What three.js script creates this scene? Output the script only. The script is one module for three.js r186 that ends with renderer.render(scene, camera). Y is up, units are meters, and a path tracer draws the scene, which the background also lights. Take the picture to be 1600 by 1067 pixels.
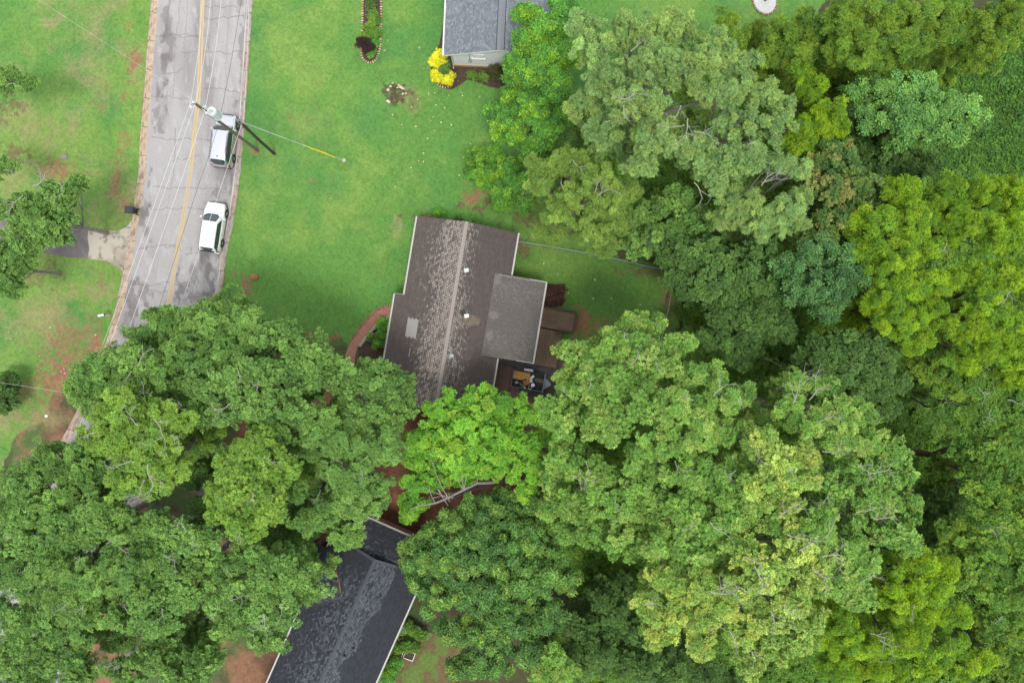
import * as THREE from 'three';
import { mergeGeometries } from 'three/addons/utils/BufferGeometryUtils.js';
import { RoundedBoxGeometry } from 'three/addons/geometries/RoundedBoxGeometry.js';

// ───────────── camera, sky, sun, exposure ─────────────
const ALT = 62, FOC = 1068;                       // flying height (m); focal length of the survey picture
const scene = new THREE.Scene();
const camera = new THREE.PerspectiveCamera(53.09, 1600 / 1067, 0.5, 2000);
camera.up.set(0, 0, -1);
camera.position.set(0, ALT, 0);
camera.lookAt(0, 0, 0);
camera.updateMatrixWorld();
scene.add(camera);

const SKYV = 0.86;
{
  const W = 64, Hh = 32, d = new Float32Array(W * Hh * 4);
  for (let j = 0; j < Hh; j++) for (let i = 0; i < W; i++) {
    const el = (j + 0.5) / Hh * Math.PI - Math.PI / 2;   // row 0 is the nadir
    const s = Math.max(0, Math.sin(el));
    const L = SKYV * (0.84 + 0.16 * s) * (el < 0 ? 0.35 : 1), k = (j * W + i) * 4;
    d[k] = L * 0.97; d[k + 1] = L * 1.0; d[k + 2] = L * 1.06; d[k + 3] = 1;
  }
  const t = new THREE.DataTexture(d, W, Hh, THREE.RGBAFormat, THREE.FloatType);
  t.mapping = THREE.EquirectangularReflectionMapping; t.magFilter = THREE.LinearFilter; t.minFilter = THREE.LinearFilter; t.needsUpdate = true;
  scene.background = t; scene.environment = t;
}
const sun = new THREE.DirectionalLight(new THREE.Color(1, 0.965, 0.9), 1.5);
sun.position.set(8, 100, 34);
sun.castShadow = true; sun.shadow.radius = 30;
sun.shadow.mapSize.set(2048, 2048);
Object.assign(sun.shadow.camera, { left: -70, right: 70, top: 60, bottom: -60, near: 1, far: 300 });
scene.add(sun, sun.target);

const renderer = new THREE.WebGLRenderer({ antialias: true });
renderer.setSize(1024, 682);
renderer.toneMapping = THREE.LinearToneMapping;
renderer.toneMappingExposure = 1.57;
renderer.shadowMap.enabled = true;

// ───────────── helpers ─────────────
function rng(seed) { let a = seed >>> 0; return () => { a = a + 0x6D2B79F5 | 0; let t = Math.imul(a ^ a >>> 15, 1 | a); t = t + Math.imul(t ^ t >>> 7, 61 | t) ^ t; return ((t ^ t >>> 14) >>> 0) / 4294967296; }; }
const V = (x, y, z) => new THREE.Vector3(x, y, z);
// a surveyed plan position (measured on the nadir picture) at height y, in metres
const at = (px, py, y = 0) => V((px - 800) * (ALT - y) / FOC, y, (py - 533.5) * (ALT - y) / FOC);
const smooth = (a, b, x) => { const t = Math.min(1, Math.max(0, (x - a) / (b - a))); return t * t * (3 - 2 * t); };
const lerp = (a, b, t) => a + (b - a) * t;
const clamp = (x, a = 0, b = 1) => Math.min(b, Math.max(a, x));
const gy = (x, z) => -3.5 * smooth(15, 33, x);
const hash2 = (x, y, s) => { let h = Math.imul(x, 374761393) + Math.imul(y, 668265263) + Math.imul(s, 1274126177) | 0; h = Math.imul(h ^ h >>> 13, 1274126177); return ((h ^ h >>> 16) >>> 0) / 4294967296; };
function vnoise(x, y, s = 0) {
  const xi = Math.floor(x), yi = Math.floor(y), fx = x - xi, fy = y - yi, u = fx * fx * (3 - 2 * fx), v = fy * fy * (3 - 2 * fy);
  const a = hash2(xi, yi, s), b = hash2(xi + 1, yi, s), c = hash2(xi, yi + 1, s), d = hash2(xi + 1, yi + 1, s);
  return a + (b - a) * u + (c - a) * v + (a - b - c + d) * u * v;
}
const fbm = (x, y, s, o = 4) => { let v = 0, a = 0.5, t = 0; for (let i = 0; i < o; i++) { v += a * vnoise(x, y, s + i * 17); t += a; a *= 0.5; x *= 2.03; y *= 2.03; } return v / t; };

const taken = new Map();
function numbered(n) { const k = (taken.get(n) || 0); taken.set(n, k + 1); return k ? n + '_' + String(k).padStart(3, '0') : n; }
function cleanGeo(g) { if (g.index) g = g.toNonIndexed(); for (const k of Object.keys(g.attributes)) if (!['position', 'normal', 'uv'].includes(k)) g.deleteAttribute(k); if (!g.attributes.uv) g.setAttribute('uv', new THREE.BufferAttribute(new Float32Array(g.attributes.position.count * 2), 2)); return g; }
const merge = a => a.length === 1 ? a[0] : mergeGeometries(a.map(cleanGeo));
function obj(name, geos, mat, parent) {
  const m = new THREE.Mesh(Array.isArray(geos) ? merge(geos) : geos, mat);
  m.castShadow = m.receiveShadow = true;
  m.name = parent ? name : numbered(name);
  (parent || scene).add(m);
  return m;
}
function tag(o, label, category, group, kind) { if (label) o.userData.label = label; if (category) o.userData.category = category; if (group) o.userData.group = group; if (kind) o.userData.kind = kind; return o; }
function thing(name, label, category, p = V(0, 0, 0), turn = 0, group) {
  const o = new THREE.Group(); o.name = numbered(name); o.position.copy(p); o.rotation.y = turn; scene.add(o);
  return tag(o, label, category, group);
}
const bx = (w, h, d, x = 0, y = 0, z = 0) => new THREE.BoxGeometry(w, h, d).translate(x, y, z);
const rb = (w, h, d, r, x = 0, y = 0, z = 0) => new RoundedBoxGeometry(w, h, d, 2, r).translate(x, y, z);
const cyl = (r0, r1, h, n = 16, x = 0, y = 0, z = 0) => new THREE.CylinderGeometry(r1, r0, h, n).translate(x, y + h / 2, z);
const std = (r, g, b, rough = 0.8, o = {}) => new THREE.MeshStandardMaterial({ color: new THREE.Color().setRGB(r, g, b), roughness: rough, side: THREE.DoubleSide, ...o });

// tapered tube along a polyline
function tube(pts, r0, r1, n = 6) {
  const pos = [], nor = [], uv = [], idx = [], N = pts.length;
  const T = V(0, 0, 0), A = V(0, 0, 0), B = V(0, 0, 0); let len = 0;
  for (let i = 0; i < N; i++) {
    T.copy(pts[Math.min(N - 1, i + 1)]).sub(pts[Math.max(0, i - 1)]).normalize();
    if (i === 0) A.set(0.31, 0.17, 0.93).cross(T).normalize(); else A.addScaledVector(T, -A.dot(T)).normalize();
    B.crossVectors(T, A);
    if (i) len += pts[i].distanceTo(pts[i - 1]);
    const r = lerp(r0, r1, i / (N - 1));
    for (let k = 0; k <= n; k++) {
      const a = k / n * Math.PI * 2, c = Math.cos(a), s = Math.sin(a), x = A.x * c + B.x * s, y = A.y * c + B.y * s, z = A.z * c + B.z * s;
      pos.push(pts[i].x + x * r, pts[i].y + y * r, pts[i].z + z * r); nor.push(x, y, z); uv.push(k / n, len);
      if (i && k) { const b = i * (n + 1) + k, p = b - n - 1; idx.push(p - 1, b, b - 1, p - 1, p, b); }
    }
  }
  const g = new THREE.BufferGeometry();
  g.setAttribute('position', new THREE.Float32BufferAttribute(pos, 3)); g.setAttribute('normal', new THREE.Float32BufferAttribute(nor, 3)); g.setAttribute('uv', new THREE.Float32BufferAttribute(uv, 2)); g.setIndex(idx);
  return g;
}
const bend = (a, b, c, n = 6) => new THREE.QuadraticBezierCurve3(a, b, c).getPoints(n);

function dataTex(w, h, fn, srgb = true, repeat = false) {      // fn(i, j, out) gives linear rgb 0..1
  const d = new Uint8Array(w * h * 4), o = [0, 0, 0];
  const enc = x => { x = clamp(x); return srgb ? (x <= 0.0031308 ? 12.92 * x : 1.055 * Math.pow(x, 1 / 2.4) - 0.055) : x; };
  for (let j = 0; j < h; j++) for (let i = 0; i < w; i++) { fn(i, j, o); const k = (j * w + i) * 4; d[k] = enc(o[0]) * 255 + 0.5; d[k + 1] = enc(o[1]) * 255 + 0.5; d[k + 2] = enc(o[2]) * 255 + 0.5; d[k + 3] = 255; }
  const t = new THREE.DataTexture(d, w, h, THREE.RGBAFormat);
  t.magFilter = THREE.LinearFilter; t.minFilter = THREE.LinearMipmapLinearFilter; t.generateMipmaps = true;
  t.wrapS = t.wrapT = repeat ? THREE.RepeatWrapping : THREE.ClampToEdgeWrapping;
  if (srgb) t.colorSpace = THREE.SRGBColorSpace;
  t.needsUpdate = true; return t;
}
const mix3 = (o, c, t) => { o[0] += (c[0] - o[0]) * t; o[1] += (c[1] - o[1]) * t; o[2] += (c[2] - o[2]) * t; };
const inPoly = (x, y, P) => { let c = false; for (let i = 0, j = P.length - 1; i < P.length; j = i++) if ((P[i][1] > y) !== (P[j][1] > y) && x < (P[j][0] - P[i][0]) * (y - P[i][1]) / (P[j][1] - P[i][1]) + P[i][0]) c = !c; return c; };
// flat sheet from a surveyed outline
function sheet(poly, y, uvScale = 1) {
  const s = new THREE.Shape(poly.map(([x, z]) => { const p = at(x, z); return new THREE.Vector2(p.x, -p.z); }));
  const g = new THREE.ShapeGeometry(s, 8).rotateX(-Math.PI / 2).translate(0, y, 0);
  const p = g.attributes.position, u = g.attributes.uv;
  for (let i = 0; i < p.count; i++) u.setXY(i, p.getX(i) * uvScale, p.getZ(i) * uvScale);
  return g;
}

// ───────────── ground ─────────────
const GX = 60, GZ = 42;
const CLAY = [0.26, 0.118, 0.072], CLAYD = [0.13, 0.062, 0.04], TAN = [0.27, 0.215, 0.11], LITTER = [0.06, 0.045, 0.025], MUD = [0.075, 0.036, 0.022];
// worn patches: surveyed centre, radii, colour, strength
const PATCHES = [
  [208, 97, 11, 16, CLAY, .95], [168, 137, 7, 8, CLAY, .6], [196, 143, 12, 14, CLAY, .5], [162, 165, 14, 10, CLAY, .3], [188, 220, 10, 16, CLAY, .45], [200, 40, 8, 10, CLAY, .3], [80, 32, 20, 10, TAN, .6],
  [12, 170, 24, 18, CLAYD, .6], [20, 240, 24, 14, CLAYD, .65], [88, 268, 30, 18, CLAY, .75], [180, 268, 8, 26, CLAY, .75], [178, 300, 8, 10, CLAY, .55], [195, 315, 7, 10, CLAY, .6], [150, 320, 18, 14, TAN, .4], [75, 195, 30, 16, TAN, .35], [60, 430, 30, 22, CLAYD, .45],
  [380, 456, 15, 22, CLAY, .95], [396, 434, 7, 6, CLAY, .8], [374, 517, 14, 12, CLAY, .9], [365, 528, 20, 6, TAN, .8],
  [150, 455, 34, 16, TAN, .55], [95, 500, 50, 24, TAN, .4], [160, 445, 12, 14, CLAY, .45], [120, 520, 46, 24, CLAY, .6], [150, 540, 22, 14, CLAY, .8], [100, 560, 30, 30, CLAY, .6], [85, 600, 26, 40, CLAY, .85], [100, 585, 14, 22, CLAY, .9], [75, 650, 40, 10, CLAY, .6], [20, 650, 30, 20, TAN, .5], [60, 655, 60, 12, TAN, .55],
  [618, 147, 22, 20, LITTER, .9], [647, 158, 9, 18, CLAYD, .55], [640, 155, 26, 20, TAN, .35], [620, 350, 8, 14, TAN, .6], [655, 342, 26, 8, CLAYD, .75], [740, 310, 26, 14, CLAY, .85], [775, 322, 44, 10, CLAYD, .8], [860, 345, 60, 9, CLAYD, .6], [815, 384, 10, 14, CLAYD, .8],
  [908, 500, 20, 20, CLAY, .95], [930, 515, 24, 14, CLAY, .7], [1044, 462, 10, 30, CLAY, .8], [1010, 424, 50, 7, CLAYD, .55], [1050, 520, 30, 34, MUD, .5], [402, 236, 9, 7, CLAY, .7], [480, 200, 50, 30, TAN, .16], [455, 183, 8, 5, CLAY, .35], [487, 282, 6, 5, CLAY, .5],
];
const WOODS = [[1310, -100], [1300, 50], [1180, 110], [900, 180], [880, 330], [1010, 405], [1075, 440], [1060, 560], [830, 600], [790, 640], [700, 640], [690, 800], [655, 830], [640, 960], [700, 1010], [690, 1100], [1800, 1200], [1800, -100]];
const CLAYYARD = [[660, 600], [880, 560], [900, 700], [720, 880], [560, 880], [560, 700]];
const OAKS = [[150, 560], [330, 500], [540, 530], [640, 620], [640, 900], [460, 1200], [-100, 1200], [-100, 800]];
const YARD2 = [[620, 1010], [680, 985], [720, 1010], [700, 1150], [560, 1150]];
function groundColour(px, py, o) {
  const x = px * 0.058, z = py * 0.058;
  const wx = px + (fbm(x * .5, z * .5, 5, 3) - .5) * 60, wy = py + (fbm(x * .5, z * .5, 9, 3) - .5) * 60;
  const big = fbm(x * .16, z * .16, 31, 3), mid = fbm(x * .7, z * .7, 41, 3), fine = vnoise(x * 4.5, z * 4.5, 3), grain = vnoise(x * 12, z * 12, 4);
  const left = px < 300 ? 1 : 0;
  // turf
  o[0] = 0.088; o[1] = 0.212; o[2] = 0.036;
  const yel = clamp((big - .40) * 2.6 + (mid - .5) * 1.5 + (left ? .24 : -.24) + smooth(560, 360, px) * .16);
  mix3(o, [0.172, 0.268, 0.052], yel * .7);
  mix3(o, [0.05, 0.185, 0.045], clamp((fbm(x * .3, z * .3, 77, 3) - .52) * 3.2) * .6);
  if (left) mix3(o, TAN, clamp((fbm(x * .45, z * .45, 61, 4) - .5) * 3) * .6);
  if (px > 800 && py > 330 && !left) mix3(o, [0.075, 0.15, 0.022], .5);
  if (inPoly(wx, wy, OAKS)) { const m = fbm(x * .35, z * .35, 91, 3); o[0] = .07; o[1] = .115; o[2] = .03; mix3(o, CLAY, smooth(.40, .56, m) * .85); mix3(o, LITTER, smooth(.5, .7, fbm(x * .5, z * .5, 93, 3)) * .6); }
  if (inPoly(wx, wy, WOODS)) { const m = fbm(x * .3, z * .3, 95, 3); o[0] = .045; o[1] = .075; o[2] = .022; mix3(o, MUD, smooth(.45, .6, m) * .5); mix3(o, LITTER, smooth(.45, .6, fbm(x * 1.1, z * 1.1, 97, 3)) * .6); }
  if (inPoly(wx, wy, CLAYYARD)) { o[0] = .16; o[1] = .062; o[2] = .034; mix3(o, [.25, .13, .075], smooth(.5, .65, fbm(x * .5, z * .5, 99, 4)) * .7); mix3(o, [.09, .035, .02], smooth(.5, .62, fbm(x * .4, z * .4, 98, 3)) * .8); }
  if (inPoly(wx, wy, YARD2)) { o[0] = .10; o[1] = .15; o[2] = .03; mix3(o, CLAYD, smooth(.45, .6, mid) * .7); }
  for (const [cx, cy, rx, ry, c, s] of PATCHES) {
    const dx = (px - cx) / rx, dy = (py - cy) / ry, d = dx * dx + dy * dy;
    if (d > 4.5) continue;
    const e = Math.sqrt(d) + (fbm(x * 1.9, z * 1.9, 11 + cx, 4) - .5) * 3.2 + (fine - .5) * .5 + (grain - .5) * .6;
    mix3(o, c, .88 * s * smooth(1.25, .25, e));
  }
  const b = .66 + .24 * fine + .44 * grain;
  o[0] *= b; o[1] *= b; o[2] *= b;
}
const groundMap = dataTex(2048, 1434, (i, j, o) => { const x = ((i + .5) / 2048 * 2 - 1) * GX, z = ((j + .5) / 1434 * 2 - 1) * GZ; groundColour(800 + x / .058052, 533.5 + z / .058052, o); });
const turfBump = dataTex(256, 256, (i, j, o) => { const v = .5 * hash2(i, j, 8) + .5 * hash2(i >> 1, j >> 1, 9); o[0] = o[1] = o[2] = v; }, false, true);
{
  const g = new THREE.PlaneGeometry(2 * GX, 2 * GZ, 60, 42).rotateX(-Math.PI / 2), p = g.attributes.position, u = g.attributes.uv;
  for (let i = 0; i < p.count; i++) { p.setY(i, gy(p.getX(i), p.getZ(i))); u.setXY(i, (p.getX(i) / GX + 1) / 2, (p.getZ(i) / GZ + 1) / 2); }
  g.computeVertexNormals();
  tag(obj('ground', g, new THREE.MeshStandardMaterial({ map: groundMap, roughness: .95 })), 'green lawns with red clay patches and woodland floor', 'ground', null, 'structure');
  // the country around, out to the horizon
  const xs = [], zs = []; for (let k = -2; k <= 2; k++);
  const lx = [-900, -400, -150]; for (let x = -60; x <= 60; x += 2) lx.push(x); lx.push(150, 400, 900);
  const lz = [-900, -400, -150, -42, 42, 150, 400, 900], pos = [], uv = [], idx = [];
  for (const z of lz) for (const x of lx) { pos.push(x, gy(x, z), z); uv.push(x / 8, z / 8); }
  const n = lx.length;
  for (let j = 0; j + 1 < lz.length; j++) for (let i = 0; i + 1 < n; i++) { if (lz[j] === -42 && lx[i] >= -60 && lx[i] < 60) continue; const a = j * n + i; idx.push(a, a + n, a + 1, a + 1, a + n, a + n + 1); }
  const q = new THREE.BufferGeometry(); q.setAttribute('position', new THREE.Float32BufferAttribute(pos, 3)); q.setAttribute('uv', new THREE.Float32BufferAttribute(uv, 2)); q.setIndex(idx); q.computeVertexNormals();
  const field = dataTex(256, 256, (i, j, o) => { const w = .5 + .5 * Math.sin(i / 256 * 6.2832) * Math.cos(j / 256 * 6.2832); o[0] = .10 + .012 * w; o[1] = .205 + .012 * w; o[2] = .036; const b = .8 + .4 * hash2(i, j, 6); o[0] *= b; o[1] *= b; o[2] *= b; }, true, true);
  tag(obj('terrain', q, new THREE.MeshStandardMaterial({ map: field, roughness: .95 })), 'grassy country beyond the lots', 'terrain', null, 'structure');
}

// ───────────── road, gutters, drives ─────────────
const LE = [[258, -160], [247, 0], [240, 80], [236, 140], [229, 220], [227, 267], [217, 340], [207, 400], [198, 450], [189, 490], [175, 540], [150, 600], [120, 665], [92, 715], [62, 770], [20, 840], [-40, 930], [-130, 1050]];
const RE = [[394, -160], [384, 0], [379, 80], [375, 140], [369, 220], [365, 267], [355, 340], [344, 392], [338, 440], [332, 475], [318, 540], [295, 610], [265, 680], [235, 740], [205, 795], [170, 860], [120, 990], [60, 1130]];
const curve = P => new THREE.CatmullRomCurve3(P.map(([x, z]) => at(x, z)), false, 'centripetal');
const cl = curve(LE), cr = curve(RE);
function strip(pa, pb, y) {       // sheet between two point rows, uv = world metres
  const pos = [], uv = [], idx = [];
  pa.forEach((p, i) => { const q = pb[i]; pos.push(p.x, y, p.z, q.x, y, q.z); uv.push(p.x, p.z, q.x, q.z); if (i) { const b = i * 2; idx.push(b - 2, b, b - 1, b - 1, b, b + 1); } });
  const g = new THREE.BufferGeometry(); g.setAttribute('position', new THREE.Float32BufferAttribute(pos, 3)); g.setAttribute('uv', new THREE.Float32BufferAttribute(uv, 2)); g.setIndex(idx); g.computeVertexNormals(); return g;
}
{
  const W = 1024, Hh = 2048, X0 = -56, X1 = -22, Z0 = -42, Z1 = 37;
  const mask = new Float32Array(W * Hh);
  const R = rng(404);
  const toI = (px, py) => { const p = at(px, py); return [(p.x - X0) / (X1 - X0) * W, (p.z - Z0) / (Z1 - Z0) * Hh]; };
  const crack = (pts, w, s) => {
    for (let k = 0; k + 1 < pts.length; k++) {
      const [ax, ay] = toI(...pts[k]), [bx_, by] = toI(...pts[k + 1]), n = Math.ceil(Math.hypot(bx_ - ax, by - ay) * 2);
      for (let i = 0; i <= n; i++) {
        const t = i / n, j = (fbm(t * n * .02, k * 7.3 + ax, 3, 3) - .5) * 14 * Math.sin(Math.PI * t), x = ax + (bx_ - ax) * t + ((by - ay) !== 0 ? j * .5 : 0), y = ay + (by - ay) * t + j;
        const ww = w * (.5 + vnoise(i * .08, k + ax, 6));
        for (let v = -2; v <= 2; v++) for (let u = -2; u <= 2; u++) { const d = Math.hypot(u, v); if (d > ww + .6) continue; const X = Math.round(x) + u, Y = Math.round(y) + v; if (X >= 0 && Y >= 0 && X < W && Y < Hh) mask[Y * W + X] = Math.max(mask[Y * W + X], s * clamp(ww + .6 - d)); }
      }
    }
  };
  const lerpRow = (py, f) => { let a = 0, b = 0; for (let i = 0; i + 1 < LE.length; i++) { if (py >= LE[i][1] && py <= LE[i + 1][1]) a = lerp(LE[i][0], LE[i + 1][0], (py - LE[i][1]) / (LE[i + 1][1] - LE[i][1])); if (py >= RE[i][1] && py <= RE[i + 1][1]) b = lerp(RE[i][0], RE[i + 1][0], (py - RE[i][1]) / (RE[i + 1][1] - RE[i][1])); } return lerp(a, b, f); };
  const row = (py, f) => [lerpRow(py, f), py];
  // transverse cracks
  for (const [y, f0, f1, dy] of [[55, .05, .5, 1], [80, .3, .98, 2], [55, 0, .62, 0], [148, 0, .42, 8], [214, .05, .55, 4], [217, .5, 1, 3], [292, .1, .95, 2], [325, .15, .7, 0], [388, .05, .5, -6], [383, .35, .62, 12], [395, .6, .95, -5], [445, .05, .75, -4], [452, .2, .5, 6], [135, .6, 1, 8], [30, .5, 1, -8], [470, .55, .9, -6], [118, .1, .35, -10], [10, .5, .9, 2], [250, .3, .6, -8]]) {
    const pts = []; for (let k = 0; k <= 5; k++) { const f = lerp(f0, f1, k / 5); pts.push([lerpRow(y, f), y + dy * k / 5 + (R() - .5) * 5]); } crack(pts, .75, .8);
  }
  // lengthwise cracks
  for (const [f, y0, y1, w, s] of [[.24, -100, 160, .6, .7], [.21, 160, 175, 1.6, .8], [.31, 200, 300, .9, .7], [.34, 0, 90, .6, .6], [.62, -60, 120, .6, .55], [.68, 60, 230, .5, .5], [.82, 0, 240, .5, .55], [.83, 250, 420, .6, .5], [.3, 300, 480, .5, .45], [.12, 10, 90, .5, .3], [.74, 395, 470, .6, .6], [.5, 180, 240, .4, .4]]) {
    const pts = []; for (let y = y0; y <= y1; y += 18) pts.push([lerpRow(y, f) + (R() - .5) * 3, y]); crack(pts, w, s);
  }
  for (let k = 0; k < 26; k++) { const y = R() * 480, f = R() * .8 + .1, a = (R() - .5) * 50, b = (R() - .5) * 40; crack([row(y, f), [lerpRow(y, f) + a, y + b]], .45, .45); }
  const WET = [[262, 60, 8, 60], [256, 120, 7, 50], [250, 170, 9, 26], [232, 290, 6, 20], [226, 320, 6, 26], [224, 350, 8, 26], [318, 350, 5, 20], [345, 300, 12, 18], [318, 425, 22, 24], [328, 400, 16, 14], [300, 470, 40, 18], [285, 450, 10, 16], [205, 470, 10, 22], [225, 455, 14, 14], [200, 500, 14, 20], [326, 440, 8, 40], [240, 700, 60, 60], [355, 262, 9, 8], [340, 500, 40, 18], [378, 60, 5, 80], [366, 230, 4, 60]];
  const map = dataTex(W, Hh, (i, j, o) => {
    const x = X0 + (i + .5) / W * (X1 - X0), z = Z0 + (j + .5) / Hh * (Z1 - Z0), px = 800 + x / .058052, py = 533.5 + z / .058052;
    const m = fbm(x * .5, z * .12, 21, 4), f = fbm(x * 2.5, z * 1.1, 22, 3), g = hash2(i, j, 23);
    o[0] = .335; o[1] = .32; o[2] = .315;
    mix3(o, [.23, .213, .21], clamp((m - .42) * 2.8)); mix3(o, [.40, .395, .395], clamp((f - .55) * 2.2));
    for (const [cx, cy, rx, ry] of WET) { const dx = (px - cx) / rx, dy = (py - cy) / ry, d = dx * dx + dy * dy; if (d < 5) mix3(o, [.125, .108, .105], .52 * smooth(1.2, .3, Math.sqrt(d) + (fbm(x * 2.2, z * 1.2, 24, 5) - .5) * 4.0)); }
    mix3(o, [.09, .083, .082], mask[j * W + i] * .62);
    const b = .86 + .28 * g; o[0] *= b; o[1] *= b; o[2] *= b;
  });
  const pa = cl.getPoints(120), pb = cr.getPoints(120), g = strip(pa, pb, .012), u = g.attributes.uv;
  for (let i = 0; i < u.count; i++) u.setXY(i, (u.getX(i) - X0) / (X1 - X0), (u.getY(i) - Z0) / (Z1 - Z0));
  const road = tag(obj('road', g, new THREE.MeshStandardMaterial({ map, roughness: .82 })), 'worn grey asphalt street with cracks and damp patches', 'road', null, 'structure');
  // the faded double yellow line
  const yl = dataTex(128, 1024, (i, j, o) => { const v = fbm(i * .12, j * .05, 51, 3), h = hash2(i, j, 52); o[0] = .50; o[1] = .36; o[2] = .16; mix3(o, [.38, .33, .26], clamp((v - .36) * 3.2 + (h - .5) * .6) * .85); });
  const CLN = [[326, -160], [316, 0], [313, 80], [309, 155], [302, 220], [297, 267], [285, 345], [275, 400], [262, 478], [245, 550], [215, 640], [170, 740], [110, 840], [50, 930]];
  const cc = curve(CLN).getPoints(100);
  for (const s of [-.115, .115]) {
    const a = [], b = [];
    cc.forEach((p, i) => { const q = cc[Math.min(100, i + 1)].clone().sub(cc[Math.max(0, i - 1)]).normalize(), nx = -q.z, nz = q.x; a.push(V(p.x + nx * (s - .085), 0, p.z + nz * (s - .085))); b.push(V(p.x + nx * (s + .085), 0, p.z + nz * (s + .085))); });
    const lg = strip(a, b, .017), lu = lg.attributes.uv; for (let i = 0; i < lu.count; i++) lu.setXY(i, i % 2, (lu.getY(i) + 40) / 80);
    obj('centre_line', lg, new THREE.MeshStandardMaterial({ map: yl, roughness: .8 }), road);
  }
  // white edge line on the east side
  const ea = cr.getPoints(160).map(p => p.clone()), e1 = [], e2 = [];
  ea.forEach((p, i) => { const q = ea[Math.min(160, i + 1)].clone().sub(ea[Math.max(0, i - 1)]).normalize(); e1.push(V(p.x + q.z * .16, 0, p.z - q.x * .16)); e2.push(V(p.x + q.z * .07, 0, p.z - q.x * .07)); });
  const wl = dataTex(32, 1024, (i, j, o) => { const v = fbm(i * .2, j * .06, 53, 3); o[0] = o[1] = o[2] = .5; mix3(o, [.25, .24, .235], clamp((v - .42) * 4)); });
  const lg = strip(e1, e2, .0165), lu = lg.attributes.uv; for (let i = 0; i < lu.count; i++) lu.setXY(i, i % 2, (lu.getY(i) + 40) / 80);
  obj('edge_line', lg, new THREE.MeshStandardMaterial({ map: wl, roughness: .8 }), road);

  // kerb and gutter in cast lengths with open joints
  const conc = (seed, base) => dataTex(128, 256, (i, j, o) => { const v = fbm(i * .05, j * .03, seed, 4), h = hash2(i, j, seed); o[0] = base[0]; o[1] = base[1]; o[2] = base[2]; mix3(o, [.16, .105, .08], clamp((v - .45) * 3) * .7); mix3(o, [.13, .15, .06], clamp((fbm(i * .08, j * .08, seed + 3, 3) - .6) * 5) * .5); const b = .82 + .36 * h; o[0] *= b; o[1] *= b; o[2] *= b; });
  const mats = { w: [1, 2, 3, 4].map(k => new THREE.MeshStandardMaterial({ map: conc(60 + k, [.40 + .02 * k, .30 + .015 * k, .205 + .02 * k]), roughness: .9 })), e: [1, 2, 3, 4].map(k => new THREE.MeshStandardMaterial({ map: conc(70 + k, [.36, .275 + .01 * k, .225 + .015 * k]), roughness: .9 })) };
  const prof = [[0, .014], [.36, .006], [.44, .10], [.60, .115], [.62, -.05]];
  function kerbRun(c, side, key, label, skip) {
    const root = thing('kerb', label, 'kerb', V(0, 0, 0));
    const n = Math.round(c.getLength() / 2.6);
    for (let k = 0; k < n; k++) {
      const P = []; for (let i = 0; i <= 4; i++) P.push(c.getPointAt(clamp((k + .012 + i / 4 * .976) / n)));
      const mid = P[2], drop = skip && skip(mid) ? .3 : 1;
      if (drop < 0) continue;
      const pos = [], uv = [], idx = [], R2 = rng(k * 31 + side + 7), dy = (R2() - .5) * .012;
      P.forEach((p, i) => { const q = P[Math.min(4, i + 1)].clone().sub(P[Math.max(0, i - 1)]).normalize(), nx = -q.z * side, nz = q.x * side; prof.forEach(([d, y], m) => { pos.push(p.x + nx * d, (y > .05 ? y * drop : y) + dy, p.z + nz * d); uv.push(m / 4, i / 4); if (i && m) { const b = i * 5 + m, a = b - 5; idx.push(a - 1, b - 1, b, a - 1, b, a); } }); });
      const g = new THREE.BufferGeometry(); g.setAttribute('position', new THREE.Float32BufferAttribute(pos, 3)); g.setAttribute('uv', new THREE.Float32BufferAttribute(uv, 2)); g.setIndex(idx); g.computeVertexNormals();
      const m = mats[key][Math.floor(R2() * 4)]; m.side = THREE.DoubleSide;
      obj('kerb_length', g, m, root);
    }
    return root;
  }
  const apron = at(205, 385);
  kerbRun(cl, 1, 'w', 'stained concrete kerb and gutter along the western lawn', p => Math.abs(p.z - apron.z) < 2.2);
  kerbRun(cr, -1, 'e', 'stained concrete kerb and gutter beside the parked cars');
}
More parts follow.
